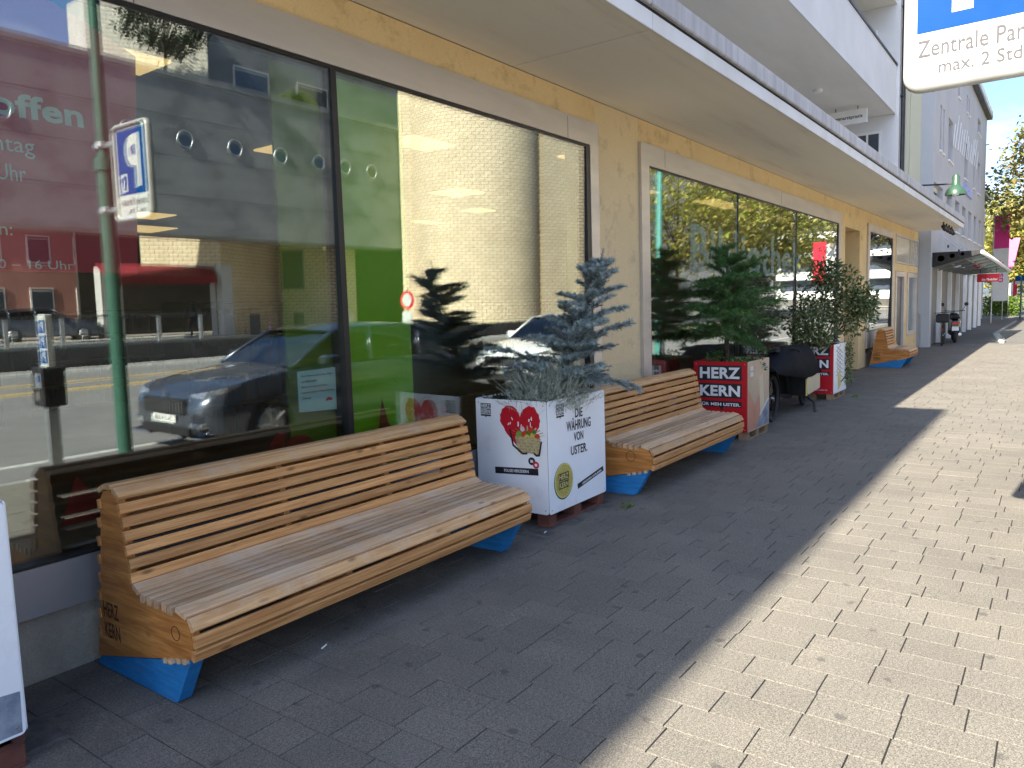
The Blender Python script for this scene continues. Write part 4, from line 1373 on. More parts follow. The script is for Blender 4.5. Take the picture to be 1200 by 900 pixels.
for k, (da, db, r_, m_) in enumerate(((-0.075, 0.675, 0.03, 'fruit_green'), (-0.03, 0.685, 0.028, 'fruit_red'), (0.015, 0.69, 0.027, 'leaf_print'), (0.05, 0.675, 0.028, 'fruit_yellow'), (0.085, 0.672, 0.024, 'fruit_red'),
                                      (-0.045, 0.72, 0.02, 'pale_print'), (0.03, 0.715, 0.022, 'fruit_red'), (-0.005, 0.66, 0.025, 'fruit_yellow'), (0.06, 0.705, 0.018, 'leaf_print'))):
    fc.disc(bx + da, db + ZB, r_, r_ * 0.95, m_, p, 'fruit_print', 0.0022 + k * 0.0001, 14)
fc.poly([(bx - 0.115, 0.665 + ZB), (bx + 0.115, 0.66 + ZB), (bx + 0.095, 0.545 + ZB), (bx - 0.085, 0.545 + ZB)], 'basket', p, 'basket_print', 0.0034)
for k in range(5):
    b = 0.56 + k * 0.022 + ZB
    fc.rect(bx - 0.09 - k * 0.004, bx + 0.098 + k * 0.003, b, b + 0.004, 'straw', p, 'weave_print', 0.0038)
fc.poly([(bx - 0.165, 0.71 + ZB), (bx - 0.150, 0.712 + ZB), (bx - 0.125, 0.60 + ZB), (bx - 0.045, 0.545 + ZB), (bx - 0.005, 0.55 + ZB), (bx - 0.005, 0.535 + ZB), (bx - 0.05, 0.53 + ZB), (bx - 0.138, 0.59 + ZB)], 'ink', p, 'handle_print', 0.0042)
fc.poly([(bx + 0.115, 0.64 + ZB), (bx + 0.128, 0.64 + ZB), (bx + 0.105, 0.53 + ZB), (bx + 0.075, 0.525 + ZB), (bx + 0.05, 0.54 + ZB), (bx + 0.052, 0.555 + ZB), (bx + 0.078, 0.542 + ZB), (bx + 0.094, 0.546 + ZB)], 'ink', p, 'handle_print', 0.0042)
fc.disc(A(-0.575), 0.487 + ZB, 0.031, 0.029, 'ink', p, 'badge_print', 0.0012)
fc.disc(A(-0.612), 0.462 + ZB, 0.027, 0.026, 'red_ink', p, 'badge_print', 0.0018)
fc.rect(A(-0.575) - 0.012, A(-0.575) + 0.012, 0.477 + ZB, 0.497 + ZB, 'white_ink', p, 'badge_print', 0.0022)
fc.disc(A(-0.612), 0.462 + ZB, 0.012, 0.011, 'white_ink', p, 'badge_print', 0.0026)
fc.rect(A(-0.235), A(-0.63), 0.375 + ZB, 0.425 + ZB, 'ink', p, 'banner_print', 0.001, 0.055)
fc.text('FOLGE HERZKERN', A(-0.32), A(-0.545), 0.390 + ZB, 0.412 + ZB, 'white_ink', p, bold=0.03, d=0.002, rot=0.055)
fc, p, hw, z0, z1 = F['side']          # a = x - 4.8575


def B(x):
    return x - 4.8575


logo(fc, B(4.555), B(4.66), 0.795 + ZB, 0.895 + ZB, p)
for s, a0, a1, b0, b1 in (('DIE', 4.815, 4.925, 0.765, 0.835), ('W\u00c4HRUNG', 4.69, 5.045, 0.672, 0.765), ('VON', 4.79, 4.93, 0.588, 0.655), ('USTER.', 4.745, 4.985, 0.485, 0.555)):
    fc.text(s, B(a0), B(a1), b0 + ZB, b1 + ZB, 'ink', p, bold=0.022, d=0.002, rot=-0.02)
cx, cz = B(4.635), 0.315 + ZB
fc.disc(cx, cz, 0.132, 0.137, 'ink', p, 'coin_edge_print', 0.0012)
fc.disc(cx + 0.003, cz + 0.004, 0.128, 0.132, 'gold_light', p, 'coin_print', 0.0016)
fc.disc(cx + 0.003, cz + 0.004, 0.113, 0.118, 'gold', p, 'coin_print', 0.0020)
for k in range(24):
    a = 2 * pi * k / 24
    if abs(cos(a)) < 0.85:
        fc.rect(cx + 0.098 * cos(a) - 0.004, cx + 0.098 * cos(a) + 0.004, cz + 0.103 * sin(a) - 0.007, cz + 0.103 * sin(a) + 0.007, 'gold_light', p, 'coin_letter', 0.0024, a - pi / 2)
for i, s in enumerate(('HERZ', 'KERN')):
    b = cz + 0.008 - i * 0.062
    fc.rect(cx - 0.07, cx + 0.07, b, b + 0.056, 'ink', p, 'emblem_plate', 0.0024)
    fc.text(s, cx - 0.062, cx + 0.062, b + 0.008, b + 0.048, 'gold_light', p, bold=0.03, d=0.003)
fc.rect(B(4.83), B(5.235), 0.245 + ZB, 0.285 + ZB, 'ink', p, 'banner_print', 0.001, 0.165)
fc.text('HERZKERN AUFLADEN', B(4.90), B(5.20), 0.257 + ZB, 0.274 + ZB, 'white_ink', p, bold=0.03, d=0.002, rot=0.165)


def red_end(fc, p, ym, small=True):
    """the red board with the black plates"""
    q = lambda y: -(y - ym)
    for i, (s, b0, b1) in enumerate((('HERZ', 0.695, 0.870), ('KERN', 0.490, 0.660))):
        fc.rect(q(-0.215), q(-0.735), b0 + ZB, b1 + ZB, 'ink', p, 'lettering_plate', 0.0012)
        fc.text(s, q(-0.235), q(-0.715), b0 + 0.022 + ZB, b1 - 0.022 + ZB, 'white_ink', p, bold=0.035, d=0.002)
    fc.rect(q(-0.215), q(-0.735), 0.385 + ZB, 0.455 + ZB, 'ink', p, 'lettering_plate', 0.0012)
    fc.text('F\u00dcR MEH USTER.', q(-0.23), q(-0.72), 0.398 + ZB, 0.442 + ZB, 'white_ink', p, bold=0.03, d=0.002)
    fc.poly([(q(-0.47), 0.386 + ZB), (q(-0.52), 0.386 + ZB), (q(-0.505), 0.335 + ZB)], 'ink', p, 'emblem_tail', 0.0012)
    fc.text('herzkern-uster.ch', q(-0.44), q(-0.70), 0.15 + ZB, 0.175 + ZB, 'white_ink', p, bold=0.01, d=0.002)


t, F = planter('red HERZ KERN planter with a tan printed side, right of the second long bench', 8.45, 9.225, -0.80, -0.16, 'board_red', 'tan_print', 0.915)
pallet('raw timber pallet under the red planter by the second bench', 8.465, 9.215, -0.79, -0.17, 'pallet_wood')
fc, p, hw, z0, z1 = F['end']
red_end(fc, p, -0.48)
fc, p, hw, z0, z1 = F['side']
fc.poly([(-hw + 0.01, z0 + 0.02), (-hw + 0.01, 0.50), (-0.15, 0.28), (0.05, 0.42), (0.10, 0.02), (-0.10, z0 + 0.02)], 'skin_print', p, 'shape_print', 0.001)
fc.poly([(0.0, 0.60), (0.14, 0.63), (0.20, 0.25), (0.05, 0.15)], 'sand_print', p, 'shape_print', 0.0014)
fc.poly([(-0.02, 0.10), (hw - 0.02, 0.32), (hw - 0.02, z0 + 0.02), (-0.12, z0 + 0.02)], 'blue_print', p, 'shape_print', 0.0018)
fc.poly([(0.02, 0.13), (0.03, 0.17), (hw - 0.03, 0.34), (hw - 0.02, 0.30)], 'pale_print', p, 'shape_print', 0.0022)
fc.rect(-0.30, -0.20, 0.70, 0.75, 'pale_print', p, 'emblem_plate', 0.0014)
fc.rect(-0.30, -0.20, 0.63, 0.68, 'pale_print', p, 'emblem_plate', 0.0014)
for k in range(5):
    fc.rect(0.16 + k * 0.03, 0.175 + k * 0.03, 0.66, 0.74, 'pale_print', p, 'script_print', 0.0016, -0.5)

t, F = planter('red HERZ KERN planter with a white side, behind the covered cargo bike', 12.5, 13.36, -0.79, -0.14, 'board_red', 'board_white', 0.88)
pallet('raw timber pallet under the far red planter', 12.515, 13.345, -0.78, -0.15, 'pallet_wood')
fc, p, hw, z0, z1 = F['end']
red_end(fc, p, -0.465)
fc, p, hw, z0, z1 = F['side']
for k in range(14):
    fc.rect(-0.28 + 0.02 * (k % 3), -0.16 + 0.12 * (k % 2) + 0.2, 0.70 - k * 0.033, 0.712 - k * 0.033, 'grey_ink', p, 'script_print', 0.0012, 0.3 * ((-1) ** k))
fc.poly([(-0.18, 0.30), (0.02, 0.34), (0.05, 0.10), (-0.15, 0.02)], 'gold_light', p, 'shape_print', 0.0014)
fc.rect(0.05, 0.36, 0.16, 0.19, 'ink', p, 'banner_print', 0.0012, 0.2)

t, F = planter('pale printed planter cut by the left edge of the photo', 0.20, 1.025, -0.70, -0.06, 'board_white', 'board_white', 0.985, 0.135)
pallet('red stained pallet at the left edge under the cropped planter', 0.23, 1.02, -0.68, -0.08, 'pallet_red')
fc, p, hw, z0, z1 = F['side']
fc.poly([(0.1, z0 + 0.01), (hw - 0.016, z0 + 0.01), (hw - 0.012, z0 + 0.16), (0.3, z0 + 0.17), (0.1, z0 + 0.20)], 'blue_print', p, 'shape_print', 0.001)
fc.rect(0.25, hw - 0.04, z0 + 0.26, z0 + 0.29, 'board_white', p, 'banner_print', 0.0016, 0.3)

# broken slab corner at the left edge and a few bits of litter
mb = MB().cbox(1.02, 1.2, -0.62, -0.36, -0.02, 0.014, 0.01)
tag(mb.build('loose_slab', 'rough_strip'), 'loose broken slab beside the planter at the left edge', 'slab')
mb = MB().tube([(2.235, -0.85, 0.006), (2.275, -0.835, 0.006)], 0.004, 8)
tag(mb.build('cigarette_butt', 'white_paint'), 'white cigarette butt on the dark slabs before the first bench', 'litter')
mb = MB().tube([(4.33, -0.74, 0.006), (4.36, -0.735, 0.006)], 0.004, 8)
tag(mb.build('cigarette_butt', 'white_paint'), 'white cigarette butt beside the red pallet of the white planter', 'litter')


# ------------------------------------------------------------ plants
def rot_axis(v, ax, a):
    return Matrix.Rotation(a, 3, ax) @ v


def blade(mb, p, d, w, L_, side):
    s = d.cross(side)
    if s.length < 1e-6:
        s = Vector((1, 0, 0))
    s = s.normalized() * w
    mb.add([p - s, p + s, p + d * L_], [(0, 1, 2)])


def conifer(name, label, cat, base, h, levels, reach, droop, mat, nlen, dens, seed, lean=(0, 0), first=0.15, wn=0.0016, bunch=6, crown=1.0, skirt=0.0):
    r = random.Random(seed)
    t = thing(name, label, cat, base)
    top = Vector((lean[0], lean[1], h))
    trunk = [Vector((0, 0, 0)).lerp(top, k / 6.0) + Vector((r.uniform(-.01, .01), r.uniform(-.01, .01), 0)) for k in range(7)]
    tr = MB().tube(trunk, [0.026 * (1 - 0.8 * k / 6.0) * (h / 1.1) + 0.003 for k in range(7)], 8)
    br = MB()
    nd = MB()

    def needles(p, q, ln):
        d = (q - p)
        L_ = d.length
        if L_ < 1e-5:
            return
        d = d / L_
        n = max(2, int(L_ * dens))
        a = d.cross(Vector((0, 0, 1)))
        a = a.normalized() if a.length > 1e-5 else Vector((1, 0, 0))
        b = d.cross(a)
        for i in range(n):
            th = r.uniform(0, 2 * pi)
            o = a * cos(th) + b * sin(th)
            dd = (d * r.uniform(0.5, 1.0) + o).normalized()
            blade(nd, p.lerp(q, r.random()), dd, wn, ln * r.uniform(0.7, 1.15), o)
    for lv in range(levels):
        f = first + (1 - first) * ((lv + (r.uniform(-0.35, 0.35) if 0 < lv < levels - 1 else 0)) / (levels - 1)) ** 0.9
        c = Vector((0, 0, 0)).lerp(top, min(f, 0.995))
        ln0 = reach * ((1 - f) ** 0.8 * crown + 0.10) * (1.0 if lv else 1 - skirt)
        nb = max(3, int(bunch * (1 - 0.4 * f)))
        off = r.uniform(0, 6.28)
        for k in range(nb):
            az = off + 2 * pi * k / nb + r.uniform(-0.35, 0.35)
            ln = ln0 * r.uniform(0.45, 1.2)
            el = r.uniform(-0.05, 0.75) + 0.5 * f
            cz_ = r.uniform(-0.04, 0.04) * h
            pts = []
            for q in range(6):
                s = q / 5.0
                pts.append(c + Vector((cos(az + 0.25 * s * s) * ln * s, sin(az + 0.25 * s * s) * ln * s, cz_ + ln * (sin(el) * s - droop * s * s * (1.1 - f * 0.5)))))
            br.tube(pts, [0.006 * (1 - 0.8 * q / 5.0) * (h / 1.1) for q in range(6)], 5, False)
            for q in range(5):
                if q:
                    needles(pts[q], pts[q + 1], nlen)
                for sd_ in (-1, 1):
                    for rep in range(3):
                        if r.random() < (0.85 if q else 0.4):
                            s0 = pts[q].lerp(pts[q + 1], r.random())
                            dr_ = (pts[q + 1] - pts[q]).normalized()
                            v = rot_axis(dr_, Vector((0, 0, 1)), sd_ * r.uniform(0.55, 1.05))
                            v.z += r.uniform(-0.30, 0.12) - droop * 0.3
                            e = s0 + v.normalized() * ln * (0.42 - 0.055 * q) * r.uniform(0.6, 1.15)
                            br.tube([s0, e], [0.0025, 0.0012], 4, False)
                            needles(s0, e, nlen)
    needles(trunk[5], top + Vector((0, 0, 0.08)), nlen)
    tr.build('trunk', 'bark', t, smooth=True)
    br.build('branches', 'twig', t)
    nd.build('needles', mat, t, fix=False)
    return t


conifer('blue_spruce', 'small blue spruce with a leaning tip in the white heart planter', 'tree', (4.98, -0.42, 0.84), 1.10, 13, 0.52, 0.25, 'spruce', 0.034, 620, 5, lean=(0.05, -0.45), first=0.10, wn=0.0026, bunch=8)
conifer('feathery_conifer', 'dark green feathery conifer in the red planter beside the second bench', 'tree', (8.85, -0.42, 0.80), 1.42, 12, 0.88, 0.42, 'hemlock', 0.070, 210, 9, lean=(0.05, 0.02), first=0.26, wn=0.0034, bunch=8, crown=0.95)


def shrub(t, name, mat, centers, n, lsz, seed, flat=0.0, stems=None, base=None):
    r = random.Random(seed)
    mb = MB()
    for i in range(n):
        c, rx, rz = centers[r.randrange(len(centers))]
        u = Vector((r.gauss(0, 1), r.gauss(0, 1), r.gauss(0, 1))).normalized()
        rad = r.random() ** 0.45
        p = Vector(c) + Vector((u.x * rx * rad, u.y * rx * rad, u.z * rz * rad))
        L_ = lsz * r.uniform(0.6, 1.25)
        d = (u * 0.7 + Vector((r.uniform(-1, 1), r.uniform(-1, 1), r.uniform(-1, 0.7)))).normalized()
        s = d.cross(Vector((r.uniform(-1, 1), r.uniform(-1, 1), r.uniform(-1, 1)))).normalized()
        nn = s.cross(d)
        w = L_ * 0.26
        mb.add([p, p + d * L_ * 0.45 + s * w + nn * w * 0.3, p + d * L_, p + d * L_ * 0.45 - s * w + nn * w * 0.3], [(0, 1, 2), (0, 2, 3)])
    if stems:
        sm_ = MB()
        for c, rx, rz in centers[:stems]:
            b = Vector(base)
            m_ = b.lerp(Vector(c), 0.5) + Vector((r.uniform(-.06, .06), r.uniform(-.06, .06), 0))
            sm_.tube([b, m_, Vector(c), Vector(c) + Vector((r.uniform(-1, 1) * rx, r.uniform(-1, 1) * rx, rz)) * 0.6], [0.018, 0.013, 0.008, 0.004], 6)
        sm_.build('stems', 'bark', t)
    return mb.build(name, mat, t, fix=False)


# blue spruce companions: lavender cushion and dark herb
t = thing('lavender_bush', 'grey green lavender cushion spilling over the front corner of the white planter', 'plant', (4.72, -0.54, 0.84))
r = random.Random(3)
mb = MB()
for i in range(900):
    az, el = r.uniform(0, 2 * pi), r.uniform(0.45, 1.5)
    L_ = r.uniform(0.16, 0.40)
    b = Vector((r.gauss(0, 0.11), r.gauss(0, 0.09), 0))
    d = Vector((cos(az) * cos(el), sin(az) * cos(el), sin(el)))
    e = b + d * L_ + Vector((0, 0, -0.03 * cos(el)))
    mb.tube([b, b.lerp(e, 0.5) + Vector((0, 0, 0.012)), e], [0.0014, 0.0012, 0.0008], 3, False)
    for k in range(9):
        q = b.lerp(e, 0.35 + 0.65 * r.random())
        o = Vector((r.gauss(0, 1), r.gauss(0, 1), r.gauss(0.3, 1))).normalized()
        blade(mb, q, (d + o).normalized(), 0.0026, r.uniform(0.018, 0.036), o)
mb.build('stems', 'lavender', t, fix=False)
t = thing('green_herb', 'low dark green herb along the left rim of the white planter', 'plant', (4.58, -0.30, 0.84))
shrub(t, 'leaves', 'herb', [((0, 0.08, 0.05), 0.09, 0.07), ((0.05, -0.05, 0.05), 0.10, 0.075), ((0.0, 0.18, 0.04), 0.08, 0.06)], 1300, 0.025, 4)
t = thing('planter_greens', 'bright green leaves peeping from the planter at the left edge', 'plant', (0.80, -0.50, 0.92))
shrub(t, 'leaves', 'bright_leaf', [((0, 0, 0.05), 0.13, 0.09), ((0.07, -0.09, 0.04), 0.10, 0.08), ((-0.2, 0, 0.06), 0.15, 0.1)], 420, 0.07, 6)
t = thing('variegated_shrub', 'tall bushy variegated shrub in the far red planter beside the cargo bike', 'shrub', (12.9, -0.46, 0.78))
shrub(t, 'leaves', 'laurel', [((0, 0, 0.75), 0.42, 0.45), ((0.1, -0.35, 0.95), 0.38, 0.40), ((0.25, -0.45, 0.55), 0.36, 0.36), ((-0.35, 0.12, 0.50), 0.34, 0.34), ((0.05, -0.1, 1.25), 0.26, 0.24), ((-0.45, -0.05, 0.22), 0.34, 0.20), ((0.30, -0.62, 0.75), 0.22, 0.28)],
      4600, 0.075, 12, stems=7, base=(0, 0, 0))
t = thing('trailing_plant', 'thin trailing creeper hanging down the street corner of the far red planter', 'plant', (13.30, -0.80, 0.80))
shrub(t, 'leaves', 'laurel', [((0, -0.03, 0.02 - 0.11 * k), 0.085, 0.10) for k in range(6)], 620, 0.045, 13)
t = thing('dwarf_conifer', 'low dark green growth at the foot of the feathery conifer', 'plant', (8.85, -0.45, 0.78))
shrub(t, 'leaves', 'hemlock', [((-0.2, -0.15, 0.05), 0.18, 0.10), ((0.15, -0.2, 0.05), 0.18, 0.12), ((0.05, 0.15, 0.08), 0.2, 0.14)], 1200, 0.05, 14)
for (x, y), lab, sd_ in (((5.24, -0.92), 'small weed in a paving joint beside the white planter', 1), ((13.05, -1.0), 'small weed in the paving beside the far red planter', 2)):
    t = thing('weed', lab, 'weed', (x, y, 0), 0, 'weeds in the paving joints')
    shrub(t, 'leaves', 'hedge_leaf', [((0, 0, 0.012), 0.05, 0.015)], 45, 0.03, sd_)


# ------------------------------------------------------------ cargo bike
t = thing('cargo_bike', 'cargo bike with a black rain cover over its box, parked between the red planters', 'bicycle', (10.0, -0.60, 0), 0.055)


def wheel(parent, x, y, z, R, tyre=0.022, spokes=16, name='wheel', axis='Y', mat='black_metal'):
    w = obj(name, MB().lathe([(0.02, -0.03), (0.025, 0), (0.02, 0.03)], 10, (0, 0, 0), axis).mesh('hub', 'steel', fix=True), parent, (x, y, z))
    MB().torus((0, 0, 0), R - tyre, tyre, axis, 34, 8).build('tyre', 'rubber', w, smooth=True)
    rm = MB().torus((0, 0, 0), R - tyre * 2.1, 0.009, axis, 34, 6)
    for k in range(spokes):
        a = 2 * pi * k / spokes
        q = (R - tyre * 2) * cos(a), (R - tyre * 2) * sin(a)
        o = 0.025 if k % 2 else -0.025
        if axis == 'Y':
            rm.tube([(0, o, 0), (q[0], 0, q[1])], 0.0016, 4, False)
        else:
            rm.tube([(o, 0, 0), (0, q[0], q[1])], 0.0016, 4, False)
    rm.build('rim', mat, w)
    return w


wheel(t, -0.02, 0.0, 0.315, 0.315, 0.026)
wheel(t, 1.78, -0.02, 0.255, 0.255, 0.026)
fr = MB()
fr.tube([(-0.02, 0.06, 0.315), (0.42, 0.02, 0.30), (0.95, 0, 0.24), (1.40, 0, 0.24), (1.62, 0, 0.40), (1.74, 0, 0.62)], 0.026, 10)
fr.tube([(-0.02, 0.06, 0.315), (0.22, 0.0, 0.78), (0.20, 0, 0.92)], 0.018, 8).tube([(0.42, 0.02, 0.30), (0.22, 0.0, 0.72)], 0.02, 8)
fr.tube([(0.22, 0, 0.70), (0.74, 0, 0.60), (0.95, 0, 0.26)], 0.022, 8).tube([(0.74, 0, 0.56), (0.52, 0, 0.93)], 0.018, 8)
fr.tube([(1.74, -0.06, 0.62), (1.78, -0.06, 0.255)], 0.014, 6).tube([(1.74, 0.05, 0.62), (1.78, 0.05, 0.255)], 0.014, 6)
fr.build('frame', 'black_metal', t)
MB().tube([(0.40, -0.28, 0.90), (0.46, -0.20, 0.93), (0.50, 0, 0.93), (0.46, 0.20, 0.93), (0.40, 0.28, 0.90)], 0.014, 8).build('handlebar', 'black_metal', t)
sad = MB().prism([(-0.14, -0.08), (-0.12, 0.08), (0.02, 0.05), (0.14, 0.015), (0.14, -0.015), (0.02, -0.05), (-0.12, -0.08)][1:] + [(-0.14, -0.04)], 0.92, 0.97, lambda u, v, q: (0.19 + u, v, q))
sad.build('saddle', 'black_plastic', t)
fend = MB()
for k in range(13):
    a = radians(-20 + 200 * k / 12)
    a2 = radians(-20 + 200 * (k + 1) / 12)
    if k < 12:
        fend.add([(-0.02 + 0.34 * cos(a), -0.03, 0.315 + 0.34 * sin(a)), (-0.02 + 0.34 * cos(a), 0.03, 0.315 + 0.34 * sin(a)), (-0.02 + 0.34 * cos(a2), 0.03, 0.315 + 0.34 * sin(a2)), (-0.02 + 0.34 * cos(a2), -0.03, 0.315 + 0.34 * sin(a2)),
                                                           (-0.02 + 0.346 * cos(a), -0.03, 0.315 + 0.346 * sin(a)), (-0.02 + 0.346 * cos(a), 0.03, 0.315 + 0.346 * sin(a)), (-0.02 + 0.346 * cos(a2), 0.03, 0.315 + 0.346 * sin(a2)), (-0.02 + 0.346 * cos(a2), -0.03, 0.315 + 0.346 * sin(a2))],
                                                          [(0, 1, 2, 3), (7, 6, 5, 4), (0, 3, 7, 4), (1, 5, 6, 2)])
fend.build('mudguard', 'black_plastic', t, fix=False)
MB().box(0.335, 0.345, -0.012, 0.012, 0.22, 0.42).build('reflector', 'white_ink', t)
box_ = obj('cargo_box', MB().add([(0.98, -0.20, 0.24), (1.80, -0.20, 0.26), (1.80, 0.22, 0.26), (0.98, 0.22, 0.24), (0.90, -0.23, 0.62), (1.86, -0.23, 0.62), (1.86, 0.25, 0.62), (0.90, 0.25, 0.62)],
                              [(3, 2, 1, 0), (4, 5, 6, 7), (0, 1, 5, 4), (1, 2, 6, 5), (2, 3, 7, 6), (3, 0, 4, 7)]).mesh('cargo_box', 'black_plastic', fix=True), t)
MB().prism([(0.92, 0.25), (1.86, 0.27), (1.86, 0.51), (0.90, 0.50)], -0.246, -0.236, lambda u, v, q: (u, q, v)).build('side_board', 'sand_print', box_)
MB().prism([(0.915, 0.25), (0.97, 0.25), (0.955, 0.50), (0.895, 0.50)], -0.251, -0.247, lambda u, v, q: (u, q, v)).build('reflective_strip', 'fruit_yellow', box_)
cv = bmesh.new()
# draped cover: rows run from the wall side hem over the ridge to the street side hem
rows = []
for i in range(15):
    x = -0.30 + 2.18 * i / 14
    f = i / 14
    ridge = 0.74 + 0.24 * min(1, f / 0.32) if f < 0.32 else 0.98 - 0.06 * (f - 0.32) / 0.68
    if f > 0.93:
        ridge -= 0.16
    hem = 0.66 - 0.16 * min(1, f / 0.5)
    row = []
    for k in range(11):
        s = k / 10
        y = 0.30 - 0.585 * s
        e = abs(s - 0.5) * 2
        z = hem + (ridge - hem) * (1 - e ** 3.2)
        w = 0.012 * mnoise.noise(Vector((x * 4, y * 6, z * 3)))
        row.append(cv.verts.new((x + w, y * (0.92 + 0.08 * (1 - e)) * (0.55 + 0.45 * min(1, f / 0.35)) + w, z + w * 1.5)))
    rows.append(row)
for i in range(14):
    for k in range(10):
        cv.faces.new((rows[i][k], rows[i + 1][k], rows[i + 1][k + 1], rows[i][k + 1]))
cv.faces.new([rows[14][k] for k in range(11)])
cv.faces.new([rows[0][k] for k in range(11)][::-1])
me = bpy.data.meshes.new('rain_cover')
cv.to_mesh(me)
cv.free()
me.materials.append(MAT['black_cover'])
me.polygons.foreach_set('use_smooth', [True] * len(me.polygons))
me.set_sharp_from_angle(angle=radians(42))
cov = obj('rain_cover', me, t)
sol = cov.modifiers.new('thick', 'SOLIDIFY')
sol.thickness = 0.004
MB().tube([(0.98, -0.20, 0.34), (1.02, -0.27, 0.20), (1.08, -0.32, 0.14), (1.06, -0.33, 0.0)], 0.016, 8).tube([(1.06, -0.33, 0.01), (1.19, -0.34, 0.01)], 0.012, 6).build('stand_leg', 'black_metal', t)
MB().tube([(0.98, 0.20, 0.34), (1.02, 0.25, 0.20), (1.06, 0.28, 0.0)], 0.016, 8).build('stand_leg', 'black_metal', t)

# ------------------------------------------------------------ parking sign, meter, lamp post
t = thing('parking_sign', 'framed blue and white parking sign on a green pole at the kerb', 'sign', (3.765, -3.95, 0))
pl_ = MB().tube([(0, 0, -0.01), (0, 0, 2.98)], 0.070, 18).tube([(0, 0, 2.98), (0, 0, 3.10)], 0.090, 18).tube([(0, 0, 3.10), (0, 0, 6.2)], 0.052, 16)
pl_.build('pole', 'green_pole', t, smooth=True, auto=40)
ya, yb, za, zb = 0.235, 0.875, 2.465, 3.365
ft = Face((-0.012, 0, 0), (0, -1, 0), (0, 0, 1), (-1, 0, 0))     # a = -y, front looks back along the street
pts = rrect(-yb, -ya, za, zb, 0.075, 6)
inner = rrect(-yb + 0.036, -ya - 0.036, za + 0.036, zb - 0.036, 0.045, 6)
sp = ft.poly(inner, 'sign_white', t, 'sign_plate', d=0.004, th=0.004)
mb = MB()
n = len(pts)
prof = [(0.0, 0.022), (0.0, -0.022), (0.35, -0.034), (0.85, -0.026), (1.0, 0.0), (0.85, 0.026), (0.35, 0.034)]
vs = []
for k in range(n):
    for w, d in prof:
        a = inner[k][0] * (1 - w) + pts[k][0] * w
        b = inner[k][1] * (1 - w) + pts[k][1] * w
        vs.append(ft.p(a, b, d))
m = len(prof)
fs = [(k * m + j, k * m + (j + 1) % m, ((k + 1) % n) * m + (j + 1) % m, ((k + 1) % n) * m + j) for k in range(n) for j in range(m)]
mb.add(vs, fs).build('sign_frame', 'steel_frame', t, smooth=True, auto=60)
fp = Face((-0.017, 0, 0), (0, -1, 0), (0, 0, 1), (-1, 0, 0))
fp.rect(-0.824, -0.286, 2.712, 3.31, 'sign_blue', sp, 'blue_field', 0.0)
fp.text('P', -0.696, -0.455, 2.772, 3.255, 'sign_white', sp, bold=0.03, d=0.0012, name='letter')
fp.rect(-0.440, -0.320, 2.737, 2.905, 'sign_white', sp, 'disc_symbol', 0.0012)
fp.poly([(-0.425, 2.85), (-0.335, 2.85), (-0.355, 2.755), (-0.405, 2.755)], 'sign_blue', sp, 'disc_symbol', 0.002)
fp.disc(-0.38, 2.855, 0.045, 0.03, 'sign_blue', sp, 'disc_symbol', 0.0022, 14)
fp.poly([(-0.39, 2.845), (-0.37, 2.845), (-0.355, 2.77), (-0.375, 2.77)], 'sign_white', sp, 'disc_symbol', 0.003)
fp.text('Zentrale Parkuhr', -0.819, -0.300, 2.612, 2.681, 'sign_grey', sp, bold=0.006, d=0.0008)
fp.text('max. 2 Std.', -0.739, -0.430, 2.537, 2.590, 'sign_grey', sp, bold=0.006, d=0.0008)
fp.rect(-yb + 0.075, -ya - 0.04, 2.5055, 2.5095, 'violet', sp, 'border_line', 0.0008)
for a, b in ((-0.80, 2.535), (-0.80, 3.325), (-0.31, 2.535), (-0.31, 3.325)):
    fp.disc(a, b, 0.006, 0.006, 'steel', sp, 'rivet', 0.003, 10)
MB().box(0.012, 0.018, ya + 0.03, yb - 0.03, za + 0.03, zb - 0.03).build('back_plate', 'steel', t)
for z in (2.60, 3.22):
    c = MB().box(-0.018, 0.018, 0.06, 0.245, z - 0.02, z + 0.02).lathe([(0.074, z - 0.03), (0.082, z - 0.02), (0.082, z + 0.02), (0.074, z + 0.03)], 16)
    c.build('clamp', 'steel', t)

t = thing('parking_meter', 'grey parking meter on a square post with a tall blue and white header', 'parking meter', (3.20, -4.18, 0))
MB().cbox(-0.05, 0.05, -0.05, 0.05, 0, 0.76, 0.006).build('post', 'steel', t)
MB().cbox(-0.10, 0.10, -0.12, 0.12, 0.72, 1.10, 0.015).build('case', 'black_metal', t)
hd = MB().cbox(-0.03, 0.03, -0.085, 0.085, 1.08, 1.60, 0.01).build('header', 'sign_white', t)
ff = Face((-0.031, 0, 0), (0, -1, 0), (0, 0, 1), (-1, 0, 0))
fb = Face((0, 0.086, 0), (-1, 0, 0), (0, 0, 1), (0, 1, 0))
for k in range(3):
    b = 1.42 - k * 0.145
    ff.rect(-0.07, 0.07, b, b + 0.125, 'sign_blue', hd, 'blue_field', 0.001)
    ff.text('P', -0.025, 0.03, b + 0.025, b + 0.105, 'sign_white', hd, bold=0.03, d=0.002, name='letter')
ff2 = Face((-0.101, 0, 0), (0, -1, 0), (0, 0, 1), (-1, 0, 0))
ff2.rect(-0.07, 0.06, 0.90, 1.04, 'steel', t, 'panel', 0.002)
ff2.rect(-0.05, 0.0, 0.96, 1.02, 'sign_blue', t, 'display', 0.003)
ff2.rect(-0.02, 0.06, 0.78, 0.86, 'chrome', t, 'coin_tray', 0.002)

